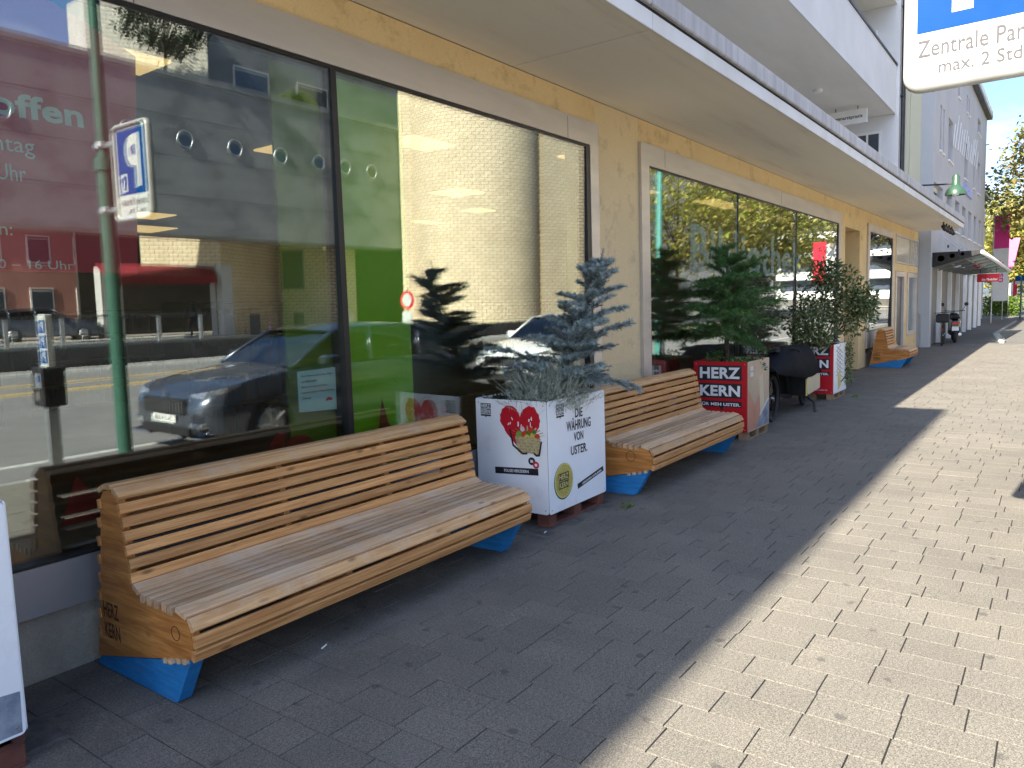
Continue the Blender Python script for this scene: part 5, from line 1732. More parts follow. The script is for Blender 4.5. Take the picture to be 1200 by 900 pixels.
t = thing('lamp_post', 'teal painted lamp post by the kerb further down the street', 'lamp post', (17.5, -4.5, -0.1))
MB().tube([(0, 0, 0), (0, 0, 1.2), (0, 0, 1.25), (0, 0, 8.0)], [0.10, 0.10, 0.075, 0.06], 14).build('pole', 'teal_pole', t, smooth=True, auto=40)
MB().tube([(0, 0, 7.95), (0, -0.8, 8.15), (0, -1.5, 8.2)], 0.035, 8).build('arm', 'teal_pole', t)
MB().cbox(-0.1, 0.1, -2.1, -1.45, 8.13, 8.24, 0.03).build('lamp_head', 'steel', t)


# ------------------------------------------------------------ cars
def car(label, loc, rz, paint, group=None, number='ZH 214 608', detail=True):
    t = thing('parked_car', label, 'car', loc, rz, group)
    st = [(0.00, 0.36, 0.60, 0.62), (0.05, 0.26, 0.70, 0.74), (0.14, 0.22, 0.78, 0.82), (0.34, 0.20, 0.85, 0.88), (0.75, 0.20, 0.92, 0.905), (1.20, 0.20, 0.965, 0.91), (1.55, 0.20, 0.985, 0.91),
          (2.4, 0.20, 0.985, 0.915), (3.4, 0.20, 1.00, 0.91), (4.0, 0.22, 1.03, 0.90), (4.4, 0.26, 1.03, 0.86), (4.58, 0.34, 0.98, 0.78), (4.62, 0.42, 0.88, 0.70)]
    mb = MB()
    for x, zb, zt, w in st:
        h = zt - zb
        half = [(0, zb), (w * 0.80, zb), (w * 0.965, zb + 0.10 * h), (w, zb + 0.34 * h), (w * 1.0, zb + 0.62 * h), (w * 0.975, zb + 0.82 * h), (w * 0.90, zt - 0.02), (w * 0.55, zt + 0.022), (0, zt + 0.035)]
        ring = half + [(-a, b) for a, b in half[-2:0:-1]]
        mb.v += [(x, a, b) for a, b in ring]
    n = 16
    for i in range(len(st) - 1):
        for k in range(n):
            kk = (k + 1) % n
            mb.f.append((i * n + k, i * n + kk, (i + 1) * n + kk, (i + 1) * n + k))
    mb.f.append(tuple(range(n))[::-1])
    mb.f.append(tuple(range((len(st) - 1) * n, len(st) * n)))
    mb.build('body', paint, t, smooth=True, auto=38)
    g = [(1.28, 0.97, 0.99, 0.80, 0.79), (1.62, 0.98, 1.18, 0.80, 0.74), (2.02, 0.98, 1.40, 0.81, 0.66), (2.35, 0.98, 1.455, 0.81, 0.64), (3.2, 0.99, 1.46, 0.81, 0.64), (3.9, 1.0, 1.42, 0.80, 0.62), (4.25, 1.02, 1.25, 0.78, 0.66), (4.50, 1.02, 1.05, 0.75, 0.72)]
    gm = MB()
    for x, z0, z1, w0, w1 in g:
        gm.v += [(x, w0, z0), (x, w1, z1), (x, 0, z1 + 0.01), (x, -w1, z1), (x, -w0, z0)]
    for i in range(len(g) - 1):
        for k in range(4):
            gm.f.append((i * 5 + k, i * 5 + k + 1, (i + 1) * 5 + k + 1, (i + 1) * 5 + k))
    gm.build('windows', 'car_glass', t, smooth=True, auto=30)
    rf = MB()
    for x, z1, w1 in ((2.0, 1.40, 0.665), (2.35, 1.468, 0.652), (3.2, 1.473, 0.652), (3.9, 1.433, 0.63), (4.0, 1.39, 0.63)):
        rf.v += [(x, w1, z1 - 0.02), (x, w1 * 0.95, z1 + 0.008), (x, 0, z1 + 0.03), (x, -w1 * 0.95, z1 + 0.008), (x, -w1, z1 - 0.02)]
    for i in range(4):
        for k in range(4):
            rf.f.append((i * 5 + k, i * 5 + k + 1, (i + 1) * 5 + k + 1, (i + 1) * 5 + k))
    rf.build('roof', paint, t, smooth=True, auto=40)
    pi_ = MB()
    for s in (-1, 1):
        pi_.tube([(1.30, s * 0.80, 0.99), (1.64, s * 0.745, 1.185), (2.04, s * 0.668, 1.41)], 0.03, 6)
        pi_.tube([(2.62, s * 0.815, 0.99), (2.72, s * 0.65, 1.46)], 0.032, 6)
        pi_.tube([(3.62, s * 0.81, 1.0), (3.74, s * 0.64, 1.44)], 0.035, 6)
        pi_.tube([(4.48, s * 0.75, 1.05), (4.24, s * 0.67, 1.26), (3.92, s * 0.625, 1.425)], 0.04, 6)
    pi_.build('pillars', paint, t, smooth=True)
    MB().box(1.5, 3.9, -0.6, 0.6, 0.3, 0.95).build('cabin', 'black_plastic', t)
    for x in (0.85, 3.60):
        for s in (-1, 1):
            w = obj('wheel', MB().lathe([(0.0, -0.115), (0.10, -0.12), (0.225, -0.10), (0.232, -0.06), (0.232, 0.06), (0.225, 0.10), (0.0, 0.10)], 22, (0, 0, 0), 'Y').mesh('rim', 'steel', True, True), t, (x, s * 0.80, 0.325), (0, 0, 0 if s < 0 else pi))
            MB().lathe([(0.225, -0.105), (0.27, -0.125), (0.315, -0.11), (0.325, -0.08), (0.325, 0.08), (0.315, 0.11), (0.225, 0.10)], 28, (0, 0, 0), 'Y').build('tyre', 'rubber', w, smooth=True, auto=40)
            ar = MB()
            for k in range(5):
                a = 2 * pi * k / 5
                ar.tube([(0.05 * cos(a), -0.122, 0.05 * sin(a)), (0.215 * cos(a), -0.115, 0.215 * sin(a))], 0.022, 5)
            ar.build('spokes', 'steel', w)
            MB().torus((0, 0, 0), 0.345, 0.022, 'Y', 28, 6).build('wheel_arch', 'black_plastic', w)
    for s in (-1, 1):
        hl = MB().add([(0.055, s * 0.46, 0.655), (0.10, s * 0.70, 0.685), (0.36, s * 0.845, 0.765), (0.36, s * 0.842, 0.815), (0.15, s * 0.72, 0.775), (0.10, s * 0.46, 0.735),
                       (0.20, s * 0.46, 0.68), (0.24, s * 0.66, 0.70), (0.42, s * 0.78, 0.77)], [(0, 1, 4, 5), (1, 2, 3, 4), (5, 4, 7, 6), (4, 3, 8, 7), (0, 6, 7, 1), (1, 7, 8, 2)])
        for v in range(len(hl.v)):
            hl.v[v] = (hl.v[v][0] - 0.028, hl.v[v][1] * 1.012, hl.v[v][2] + 0.01)
        hl.build('headlight', 'headlight', t)
        MB().cbox(-0.005, 0.16, s * 0.52, s * 0.76, 0.35, 0.42, 0.01).build('fog_light', 'headlight', t, fix=True)
        MB().cbox(0.00, 0.30, s * 0.42, s * 0.84, 0.215, 0.25, 0.01).build('bumper_trim', 'chrome', t, fix=True)
        MB().cbox(4.42, 4.60, s * 0.50, s * 0.80, 0.72, 0.92, 0.02).build('tail_light', 'taillight', t, fix=True)
        m_ = MB().cbox(1.62, 1.80, s * 0.90, s * 1.08, 0.98, 1.12, 0.03)
        m_.build('mirror', paint, t, fix=True)
        MB().tube([(1.3, s * 0.917, 0.66), (2.4, s * 0.922, 0.67), (3.6, s * 0.917, 0.68)], 0.008, 5).build('side_strip', 'chrome', t)
    MB().cbox(-0.020, 0.08, -0.46, 0.46, 0.50, 0.69, 0.02).build('grille', 'black_plastic', t, fix=True)
    gs = MB()
    for k in range(13):
        y = -0.40 + k * 0.8 / 12
        gs.box(-0.028, -0.015, y - 0.006, y + 0.006, 0.52, 0.66)
    gs.build('grille_bars', 'chrome', t)
    MB().cbox(-0.012, 0.07, -0.50, 0.50, 0.25, 0.37, 0.015).build('lower_intake', 'black_plastic', t, fix=True)
    MB().torus((0.012, 0, 0.735), 0.04, 0.008, 'X', 18, 5).build('badge', 'chrome', t)
    pf_ = Face((-0.026, 0, 0), (0, -1, 0), (0, 0, 1), (-1, 0, 0))
    pt = pf_.rect(-0.25, 0.25, 0.40, 0.49, 'plate', t, 'number_plate', 0.0, th=0.012)
    if detail:
        pf_.text(number, -0.20, 0.20, 0.418, 0.472, 'ink', pt, bold=0.02, d=0.002)
    return t


car('dark blue grey car parked at the kerb beside the parking meter', (4.78, -4.98, -0.12), 0.0, 'car_blue')
car('white car parked behind the dark blue grey one', (11.7, -5.05, -0.12), 0.0, 'car_white', number='ZH 530 177')
car('black car standing on the plaza far across the street, left of the other', (12.6, -33.0, 0.10), radians(200), 'car_black', detail=False)
car('blue grey car standing on the plaza beside the pink house', (17.6, -33.6, 0.10), radians(195), 'car_blue', detail=False)

# ------------------------------------------------------------ across the street
opp = thing('concrete_building', 'grey concrete building bridging across the street with round porthole windows', 'building', (0, 0, 0))
MB().box(3.0, 33.4, -30.0, -28.0, 4.75, 11.45).build('bridge_block', 'concrete', opp)
MB().box(2.9, 33.5, -30.1, -27.93, 11.453, 11.75).build('parapet', 'concrete', opp)
for x in (7.5, 12.0, 16.7, 19.2, 21.7, 24.25, 26.6, 28.4, 30.35):
    w = obj('porthole', MB().torus((0, 0, 0), 0.36, 0.05, 'Y', 26, 8).mesh('porthole', 'steel', True, True), opp, (x, -27.985, 8.9))
    MB().lathe([(0.34, -0.04), (0.34, 0.012), (0.0, 0.013)], 24, (0, 0, 0), 'Y').build('pane', 'pane_dark', w)
for z in (6.4, 8.1, 9.8):
    MB().box(3.0, 33.4, -28.004, -27.996, z, z + 0.02).build('shutter_joint', 'concrete_dark', opp)
MB().prism([(17.6, -34.5), (22.6, -34.5), (22.6, -31.3), (22.0, -30.45), (17.6, -32.75)], 11.5, 15.6, lambda u, v, q: (u, v, q)).build('penthouse_core', 'concrete_pale', opp)
MB().box(22.7, 42.0, -33.5, -31.5, 11.5, 18.5).build('rear_block', 'concrete', opp)
for x in (24.2, 28.2):
    w = obj('window', MB().box(x, x + 2.2, -31.5, -31.47, 12.6, 13.9).mesh('window', 'alu'), opp)
    MB().box(x + 0.1, x + 2.1, -31.47, -31.46, 12.7, 13.8).build('pane', 'pane_dark', w)


def wall_strip(parent, name, pts, z0, z1, mat, th=0.4):
    """upright wall along a plan polyline (facing its left side), UV in metres"""
    mb = MB()
    mb.uv = []
    u = 0
    for i, (x, y) in enumerate(pts):
        if i:
            u += hypot(x - pts[i - 1][0], y - pts[i - 1][1])
        mb.v += [(x, y, z0), (x, y, z1)]
        mb.uv += [(u, z0), (u, z1)]
    for i in range(len(pts) - 1):
        mb.f.append((2 * i, 2 * i + 2, 2 * i + 3, 2 * i + 1))
    # back skin
    b = len(mb.v)
    for i, (x, y) in enumerate(pts):
        j0, j1 = max(i - 1, 0), min(i + 1, len(pts) - 1)
        d = Vector((pts[j1][0] - pts[j0][0], pts[j1][1] - pts[j0][1], 0)).normalized()
        q = Vector((x, y, 0)) + Vector((d.y, -d.x, 0)) * th
        mb.v += [(q.x, q.y, z0), (q.x, q.y, z1)]
        mb.uv += [(i, z0), (i, z1)]
    for i in range(len(pts) - 1):
        mb.f.append((b + 2 * i, b + 2 * i + 1, b + 2 * i + 3, b + 2 * i + 2))
        mb.f.append((2 * i + 1, 2 * i + 3, b + 2 * i + 3, b + 2 * i + 1))
    return mb.build(name, mat, parent, fix=False)


wall_strip(opp, 'penthouse_wall', [(17.5, -32.7), (22.05, -30.33)], 11.5, 15.7, 'brick_white', 0.05)
brk = thing('brick_house', 'beige brick house with a red awning behind the concrete bridge', 'building')
wall_strip(brk, 'wall', [(19.5, -33.0), (22.1, -30.25)], 3.62, 10, 'brick')
wall_strip(brk, 'wall', [(22.1, -30.25), (22.3, -30.35), (27.9, -33.6)], 0.1, 10, 'brick')
wall_strip(brk, 'wall', [(27.9, -33.6), (29.7, -30.25), (31.0, -30.3)], 0.1, 10, 'brick')
MB().box(18.0, 48.0, -36.5, -36.3, 0.1, 12).build('arcade_wall', 'dark_void', brk)
MB().box(17.5, 18.5, -33.6, -33.0, 0.1, 3.5).build('column', 'concrete_pale', brk)
MB().box(22.0, 22.6, -31.2, -30.15, 0.1, 3.62).build('column', 'concrete_pale', brk)
MB().add([(18.0, -33.2, 3.45), (22.0, -30.6, 3.45), (22.0, -30.6, 3.65), (18.0, -33.2, 3.65), (18.0, -33.6, 3.45), (22.0, -31.0, 3.45), (22.0, -31.0, 3.65), (18.0, -33.6, 3.65)],
         [(0, 1, 2, 3), (7, 6, 5, 4), (3, 2, 6, 7), (0, 4, 5, 1)]).build('lintel', 'concrete_pale', brk)
aw = MB().add([(16.9, -31.2, 2.95), (21.6, -29.9, 3.0), (22.0, -31.0, 3.62), (17.4, -33.3, 3.62), (16.9, -31.2, 2.65), (21.6, -29.9, 2.7)], [(0, 1, 2, 3), (0, 4, 5, 1)])
o = aw.build('awning', 'awning_red', brk)
sol = o.modifiers.new('thick', 'SOLIDIFY')
sol.thickness = 0.03
w = obj('window', MB().prism([(0, 2.45), (1.35, 2.45), (1.35, 4.75), (0, 4.75)], 0, 0.06, lambda u, v, q: (28.05 + u * 0.473 - q * 0.88, -33.32 + u * 0.881 + q * 0.473, v)).mesh('window', 'grey_panel', fix=True), brk)
MB().prism([(0.08, 2.53), (1.27, 2.53), (1.27, 4.67), (0.08, 4.67)], 0.062, 0.07, lambda u, v, q: (28.05 + u * 0.473 - q * 0.88, -33.32 + u * 0.881 + q * 0.473, v)).build('pane', 'pane_dark', w)

tw = thing('brick_tower', 'tall round tower of beige brick beside the concrete building', 'tower')
cxT, cyT, rT = 36.3, -25.2, 4.0
wall_strip(tw, 'drum', [(cxT + rT * cos(a), cyT + rT * sin(a)) for a in [pi * 1.35 - 2 * pi * 0.85 * k / 60 for k in range(61)]], 0.1, 16, 'brick')
wall_strip(tw, 'side_wall', [(32.5, -27.9), (33.7, -26.0)], 0.1, 16, 'brick')
wall_strip(tw, 'side_wall', [(37.0, -20.9), (41.2, -19.65)], 0.1, 16, 'brick')
pk = thing('pink_house', 'pink rendered house beyond the plaza left of the awning', 'house')
MB().box(13.5, 21.5, -46, -38, 0.1, 6.0).build('wall', 'pink', pk)
for x in (14.2, 16.4, 18.6):
    for z in (1.2, 3.8):
        w = obj('window', MB().box(x, x + 1.1, -38, -37.96, z, z + 1.4).mesh('window', 'white_paint'), pk)
        MB().box(x + 0.08, x + 1.02, -37.96, -37.95, z + 0.08, z + 1.32).build('pane', 'pane_dark', w)
MB().add([(13.2, -46.3, 6.0), (21.8, -46.3, 6.0), (21.8, -37.7, 6.0), (13.2, -37.7, 6.0), (13.2, -42, 8.2), (21.8, -42, 8.2)], [(0, 1, 5, 4), (2, 3, 4, 5), (1, 2, 5), (3, 0, 4), (3, 2, 1, 0)]).build('roof', 'awning_red', pk)
pk = thing('grey_office', 'long grey office block behind the street trees', 'building')
MB().box(60, 130, -44, -30, 0.1, 15).build('wall', 'concrete_pale', pk)
for x in range(62, 128, 4):
    for z in (2, 5.5, 9):
        MB().box(x, x + 2.4, -30, -29.96, z, z + 2).build('window', 'pane_dark', pk)
hw_ = thing('balcony_tower', 'white apartment tower with stacked balconies far down the street', 'building')
MB().box(112, 135, -30, -13.2, 0, 26).build('wall', 'white_paint', hw_)
for k in range(9):
    z = 1.2 + k * 2.75
    MB().box(111.9, 112.02, -29.5, -13.4, z + 1.05, z + 2.55).build('window_band', 'pane_dark', hw_)
    MB().box(110.6, 112.0, -29.8, -13.3, z - 0.1, z + 0.85).build('balcony', 'white_paint', hw_)

t = thing('low_wall', 'low dark wall along the far side of the road', 'wall', (20, -19.8, 0))
for k in range(25):
    MB().cbox(-22 + k * 1.5, -20.51 + k * 1.5, -0.22, 0.22, -0.14, 0.52, 0.02).build('wall_block', 'concrete_dark', t, fix=False)
t = thing('plaza_railing', 'grey steel railing with flat posts along the plaza edge', 'railing', (12, -24, 0.1))
MB().box(-9, 5.2, -0.04, 0.04, 1.16, 1.24).box(-9, 5.2, -0.02, 0.02, 0.55, 0.6).build('rail', 'concrete_dark', t)
for k in range(9):
    x = -8.8 + k * 1.72
    MB().box(x - 0.06, x + 0.06, -0.06, 0.06, 0, 1.16).build('post', 'steel', t)
for k, x in enumerate((23.0, 25.7, 29.2)):
    t = thing('bollard', ('square bollard left of the traffic cones', 'square bollard right of the traffic cones', 'square bollard under the brick wall with the window')[k], 'bollard', (x, -29.0, 0.1))
    MB().cbox(-0.18, 0.18, -0.18, 0.18, 0, 1.05, 0.02).build('post', 'concrete_dark' if k < 2 else 'brick_white', t, fix=True)
for k, x in enumerate((24.55, 25.3)):
    t = thing('traffic_cone', ('orange and white traffic cone, nearer the person', 'orange and white traffic cone, nearer the brick wall')[k], 'cone', (x, -31.0, 0.1), 0, 'traffic cones on the plaza')
    MB().cbox(-0.18, 0.18, -0.18, 0.18, 0, 0.04, 0.01).build('base', 'cone_orange', t)
    MB().lathe([(0.15, 0.04), (0.11, 0.22), (0.105, 0.22), (0.08, 0.40), (0.075, 0.40), (0.03, 0.70), (0.0, 0.70)], 16).build('cone', 'cone_orange', t)
    for a, b, r0, r1 in ((0.22, 0.34, 0.116, 0.096), (0.46, 0.56, 0.078, 0.062)):
        MB().lathe([(r0, a), (r1, b)], 16).build('white_band', 'white_ink', t, fix=False)

t = thing('road_sign', 'round red rimmed road sign with a white plate on a post across the road', 'sign', (23.9, -19.3, -0.12))
MB().tube([(0, 0, 0), (0, 0, 2.35)], 0.04, 10).build('post', 'steel', t)
d_ = MB().lathe([(0.0, -0.03), (0.40, -0.03), (0.40, -0.045), (0.0, -0.045)], 26, (0, 0, 1.85), 'X').build('red_disc', 'mobred', t)
MB().lathe([(0.0, -0.047), (0.28, -0.047), (0.28, -0.05), (0.0, -0.05)], 26, (0, 0, 1.85), 'X').build('white_field', 'sign_white', d_)
MB().box(-0.045, -0.03, -0.30, 0.30, 0.85, 1.35).build('plate', 'sign_white', t)
# person walking across the plaza
t = thing('person', 'person in dark clothes walking across the plaza beyond the road', 'person', (20.9, -31.0, 0.10), radians(200))


def skinned(name, verts, edges, radii, mat, parent, sub=2, root=0):
    me = bpy.data.meshes.new(name)
    me.from_pydata(verts, edges, [])
    o = obj(name, me, parent)
    bm = bmesh.new()
    bm.from_mesh(me)
    lay = bm.verts.layers.skin.verify()
    for v, r_ in zip(bm.verts, radii):
        v[lay].radius = (r_, r_) if not hasattr(r_, '__len__') else r_
        v[lay].use_root = (v.index == root)
    bm.to_mesh(me)
    bm.free()
    o.modifiers.new('skin', 'SKIN').use_smooth_shade = True
    s_ = o.modifiers.new('sub', 'SUBSURF')
    s_.levels = s_.render_levels = sub
    me.materials.append(MAT[mat])
    return o


bv = [(0, 0, 0.93), (0, 0, 1.12), (0.01, 0, 1.33), (0.02, 0, 1.45), (0.03, 0, 1.53), (0.04, 0, 1.60), (0.04, 0, 1.68),
      (0.0, 0.10, 0.90), (0.17, 0.10, 0.50), (0.10, 0.10, 0.08), (0.24, 0.10, 0.04),
      (0.0, -0.10, 0.90), (-0.05, -0.10, 0.50), (-0.32, -0.10, 0.12), (-0.22, -0.10, 0.05),
      (0.01, 0.19, 1.40), (-0.08, 0.24, 1.13), (0.0, 0.25, 0.88), (0.03, 0.25, 0.80),
      (0.01, -0.19, 1.40), (0.06, -0.24, 1.13), (0.20, -0.24, 0.92), (0.24, -0.24, 0.85)]
be = [(0, 1), (1, 2), (2, 3), (3, 4), (4, 5), (5, 6), (0, 7), (7, 8), (8, 9), (9, 10), (0, 11), (11, 12), (12, 13), (13, 14), (2, 15), (15, 16), (16, 17), (17, 18), (2, 19), (19, 20), (20, 21), (21, 22)]
brd = [(0.15, 0.12), (0.14, 0.11), (0.16, 0.12), 0.07, 0.055, (0.09, 0.075), (0.075, 0.07), 0.09, 0.065, 0.045, 0.035, 0.09, 0.065, 0.045, 0.035, 0.06, 0.045, 0.035, 0.025, 0.06, 0.045, 0.035, 0.025]
bodyo = skinned('body', bv, be, brd, 'cloth_dark', t)
skinned('face', [(0.06, 0, 1.56), (0.075, 0, 1.62), (0.065, 0, 1.66)], [(0, 1), (1, 2)], [(0.05, 0.05), (0.062, 0.06), (0.05, 0.05)], 'skin', t)
skinned('hair', [(-0.01, 0, 1.58), (0.0, 0, 1.68), (0.05, 0, 1.735)], [(0, 1), (1, 2)], [(0.06, 0.07), (0.085, 0.085), (0.05, 0.06)], 'hair', t)
for s, q in ((1, (0.04, 0.25, 0.78)), (-1, (0.25, -0.24, 0.83))):
    hv, he, hr = [q, (q[0] + 0.02, q[1], q[2] - 0.06)], [(0, 1)], [0.024, 0.028]
    for k in range(5):
        b = len(hv)
        oy = (k - 2) * 0.014
        L_ = (0.045, 0.07, 0.075, 0.07, 0.055)[k]
        hv += [(q[0] + 0.03, q[1] + oy, q[2] - 0.085), (q[0] + 0.05, q[1] + oy, q[2] - 0.085 - L_ * 0.6), (q[0] + 0.045, q[1] + oy, q[2] - 0.085 - L_)]
        he += [(1, b), (b, b + 1), (b + 1, b + 2)]
        hr += [0.009, 0.008, 0.007]
    skinned('hand', hv, he, hr, 'skin', t, 1)


# ------------------------------------------------------------ trees
def tree(name, label, loc, h, crown_r, crown_z0, leaf, n, lsz, seed, group=None, trunk_r=0.16, stretch=1.0, cat='tree', clusters=46):
    r = random.Random(seed)
    t = thing(name, label, cat, loc, 0, group)
    tr = MB()
    fork = crown_z0 + 0.12 * (h - crown_z0)
    tr.tube([(0, 0, -0.1), (0.02, 0.01, fork * 0.5), (0, 0.03, fork), (0.05, 0, h * 0.8)], [trunk_r, trunk_r * 0.8, trunk_r * 0.65, trunk_r * 0.2], 10)
    cl = []
    zc, rz = (crown_z0 + h) / 2, (h - crown_z0) / 2
    for k in range(clusters):
        u = Vector((r.gauss(0, 1), r.gauss(0, 1), r.gauss(0, 1))).normalized() * (r.random() ** 0.26)
        c = Vector((u.x * crown_r * stretch, u.y * crown_r, zc + u.z * rz))
        cl.append((c, crown_r * r.uniform(0.16, 0.34)))
        if k < 16:
            m_ = Vector((c.x * 0.35, c.y * 0.35, fork + (c.z - fork) * 0.45))
            tr.tube([(0, 0.02, fork * r.uniform(0.75, 1.0)), m_, c], [trunk_r * 0.35, trunk_r * 0.2, trunk_r * 0.06], 6, False)
    tr.build('trunk', 'bark', t, smooth=True)
    mb = MB()
    for i in range(n):
        c, cr_ = cl[r.randrange(clusters)]
        u = Vector((r.gauss(0, 1), r.gauss(0, 1), r.gauss(0, 0.75)))
        p = c + u * cr_ * 0.62
        L_ = lsz * r.uniform(0.6, 1.3)
        d = Vector((r.uniform(-1, 1), r.uniform(-1, 1), r.uniform(-0.9, 0.4))).normalized()
        s = d.cross(Vector((r.uniform(-.5, .5), r.uniform(-.5, .5), 1))).normalized()
        nn = s.cross(d) * L_ * 0.1
        w_ = L_ * 0.34
        mb.add([p, p + d * L_ * 0.45 + s * w_ + nn, p + d * L_, p + d * L_ * 0.45 - s * w_ + nn], [(0, 1, 2), (0, 2, 3)])
    mb.build('crown', leaf, t, fix=False)
    return t


tree('street_tree', 'broad yellow green street tree nearest across the road', (47, -17.0, 0.1), 13.5, 6.0, 3.4, 'street_leaf', 11000, 0.32, 21, 'street trees across the road', clusters=80)
tree('street_tree', 'broad yellow green street tree further along the far kerb', (60, -16.5, 0.1), 14.5, 6.5, 3.6, 'street_leaf', 10500, 0.36, 22, 'street trees across the road', clusters=80)
tree('street_tree', 'broad yellow green street tree farthest along the far kerb', (76, -17.5, 0.1), 14.5, 6.5, 3.6, 'street_leaf', 9000, 0.40, 23, 'street trees across the road', clusters=70)
tree('street_tree', 'sparse browning street tree reaching in from the right edge', (47, -4.1, 0), 10.2, 3.6, 4.2, 'autumn_leaf', 7500, 0.28, 24, 'street trees on this pavement', clusters=60)
tree('street_tree', 'dense green street tree behind the hanging red sign', (66, -2.4, 0), 8.6, 4.0, 1.6, 'street_leaf', 12000, 0.32, 25, 'street trees on this pavement', clusters=80)
tree('street_tree', 'dense dark tree closing the view at the end of the pavement', (84, 0.5, 0), 11, 6.0, 1.4, 'street_leaf', 9000, 0.42, 26, 'street trees on this pavement', clusters=80)
tree('street_tree', 'leafy tree beside the distant street sign at the right edge', (98, -6.5, 0), 12, 6.0, 2.0, 'street_leaf', 7000, 0.45, 27, 'street trees on this pavement', clusters=60)
tree('olive_tree', 'small olive tree on the roof terrace of the concrete building', (19.2, -29.2, 11.5), 3.9, 1.7, 1.3, 'olive_leaf', 3800, 0.20, 28, None, 0.09, clusters=40)
t = thing('palm_plant', 'small palm with drooping fronds on the roof terrace', 'plant', (26.0, -28.9, 11.5))
mb = MB()
r = random.Random(31)
for k in range(26):
    az, el = r.uniform(0, 6.28), r.uniform(0.0, 1.2)
    pts = [Vector((cos(az) * cos(el) * s * 1.5, sin(az) * cos(el) * s * 1.5, 0.6 + sin(el) * s * 1.4 - 1.0 * s * s)) for s in (0, .25, .5, .75, 1.0)]
    for q in range(4):
        for j in range(5):
            p = pts[q].lerp(pts[q + 1], j / 5)
            d = (pts[q + 1] - pts[q]).normalized()
            sd_ = d.cross(Vector((0, 0, 1))).normalized()
            for s in (-1, 1):
                blade(mb, p, (d * 0.6 + sd_ * s + Vector((0, 0, -0.3))).normalized(), 0.02, 0.30, Vector((0, 0, 1)))
mb.build('fronds', 'palm_leaf', t, fix=False)
MB().tube([(0, 0, 0), (0, 0, 0.65)], 0.09, 8).build('stem', 'bark', t)


# ------------------------------------------------------------ the neighbouring house and the street beyond
nb = thing('neighbour_house', 'blue grey rendered house with deep slit windows beyond the yellow building', 'building')
NY = -0.34
cols = [(26.57, 28.0), (29.1, 31.4), (33.2, 33.9), (35.45, 36.6), (38.3, 39.1), (40.5, 41.9), (43.2, 43.9)]
wm = MB()
rowsW = [(3.95, 5.10, [(26.85, 29.1), (30.0, 31.6), (32.6, 34.0), (35.0, 36.4), (37.4, 38.8), (39.8, 41.2), (42.2, 43.6)]),
         (6.22, 7.62, [(27.95, 28.35), (28.65, 29.05), (30.1, 31.4), (35.3, 36.5), (38.9, 39.7), (41.0, 42.2)]),
         (8.80, 9.46, [(27.6, 28.0), (29.6, 30.9), (32.6, 33.2), (35.5, 36.0), (36.3, 36.7), (40.3, 41.9)])]


def wall_with_holes(mb, x0, x1, z0, z1, rows_, y0, y1):
    z = z0
    for a, b, hs in rows_:
        mb.box(x0, x1, y0, y1, z, a)
        x = x0
        for p, q in hs:
            mb.box(x, p, y0, y1, a, b)
            x = q
        mb.box(x, x1, y0, y1, a, b)
        z = b
    mb.box(x0, x1, y0, y1, z, z1)


wall_with_holes(wm, 26.585, 45.1, 2.75, 10.2, rowsW, NY, NY + 0.30)
wm.build('wall', 'neighbour', nb)
for a, b, hs in rowsW:
    for p, q in hs:
        w = obj('window', MB().box(p, q, NY - 0.05, NY + 0.20, a - 0.06, a - 0.004).mesh('sill', 'white_paint', fix=True), nb)
        MB().box(p, q, NY + 0.2, NY + 0.24, a, b).build('pane', 'pane_dark', w)
        MB().box((p + q) / 2 - 0.03, (p + q) / 2 + 0.03, NY + 0.17, NY + 0.2, a, b).box(p, q, NY + 0.165, NY + 0.2, b - 0.12, b).build('frame', 'white_paint', w)
MB().box(26.6, 45.1, NY + 0.31, 9, 2.75, 10.19).build('inner_block', 'neighbour', nb)
MB().box(26.5, 45.35, NY - 0.22, 9, 10.205, 10.30).build('eaves', 'zinc', nb)
MB().box(26.5, 45.35, NY - 0.24, 9, 10.303, 10.55).build('roof_edge', 'white_paint', nb)
MB().box(26.57, 26.583, NY + 0.002, -0.002, 0.0, 13).box(26.584, 27.0, NY + 0.002, 0.3, 0.0, 2.745).build('corner_strip', 'neighbour_blue', nb)
MB().box(26.565, 27.0, 0.0, 0.5, 3.9, 13).build('side_wall', 'cream', nb)
MB().box(26.4, 26.56, 0.30, 0.42, 3.9, 13).build('side_return', 'cream', nb)
MB().box(27.0, 45.1, -0.20, 0.6, 0.0, 2.5).build('ground_floor_wall', 'grey_panel', nb)
MB().box(27.0, 45.1, NY + 0.02, 0.6, 2.5, 2.745).build('lintel', 'white_paint', nb)
for i, x in enumerate((29.3, 32.2, 34.8, 37.6, 40.0, 42.6, 44.9)):
    MB().box(x, x + 0.16, NY + 0.01, -0.202, 0.0, 2.5).build('fin', 'white_paint', nb)
    MB().box(x + 0.8, x + 1.2, -0.215, -0.203, 1.5, 1.95).build('notice', 'white_ink', nb)
for x in (30.6, 34.0, 37.0, 40.0, 42.5):
    MB().tube([(x, NY - 0.05, 3.3), (x, NY + 0.0, 3.3)], 0.05, 8).build('fixing', 'black_metal', nb)
st_ = MB()  # raised white strokes in place of sunlight reflected onto the front
r = random.Random(41)
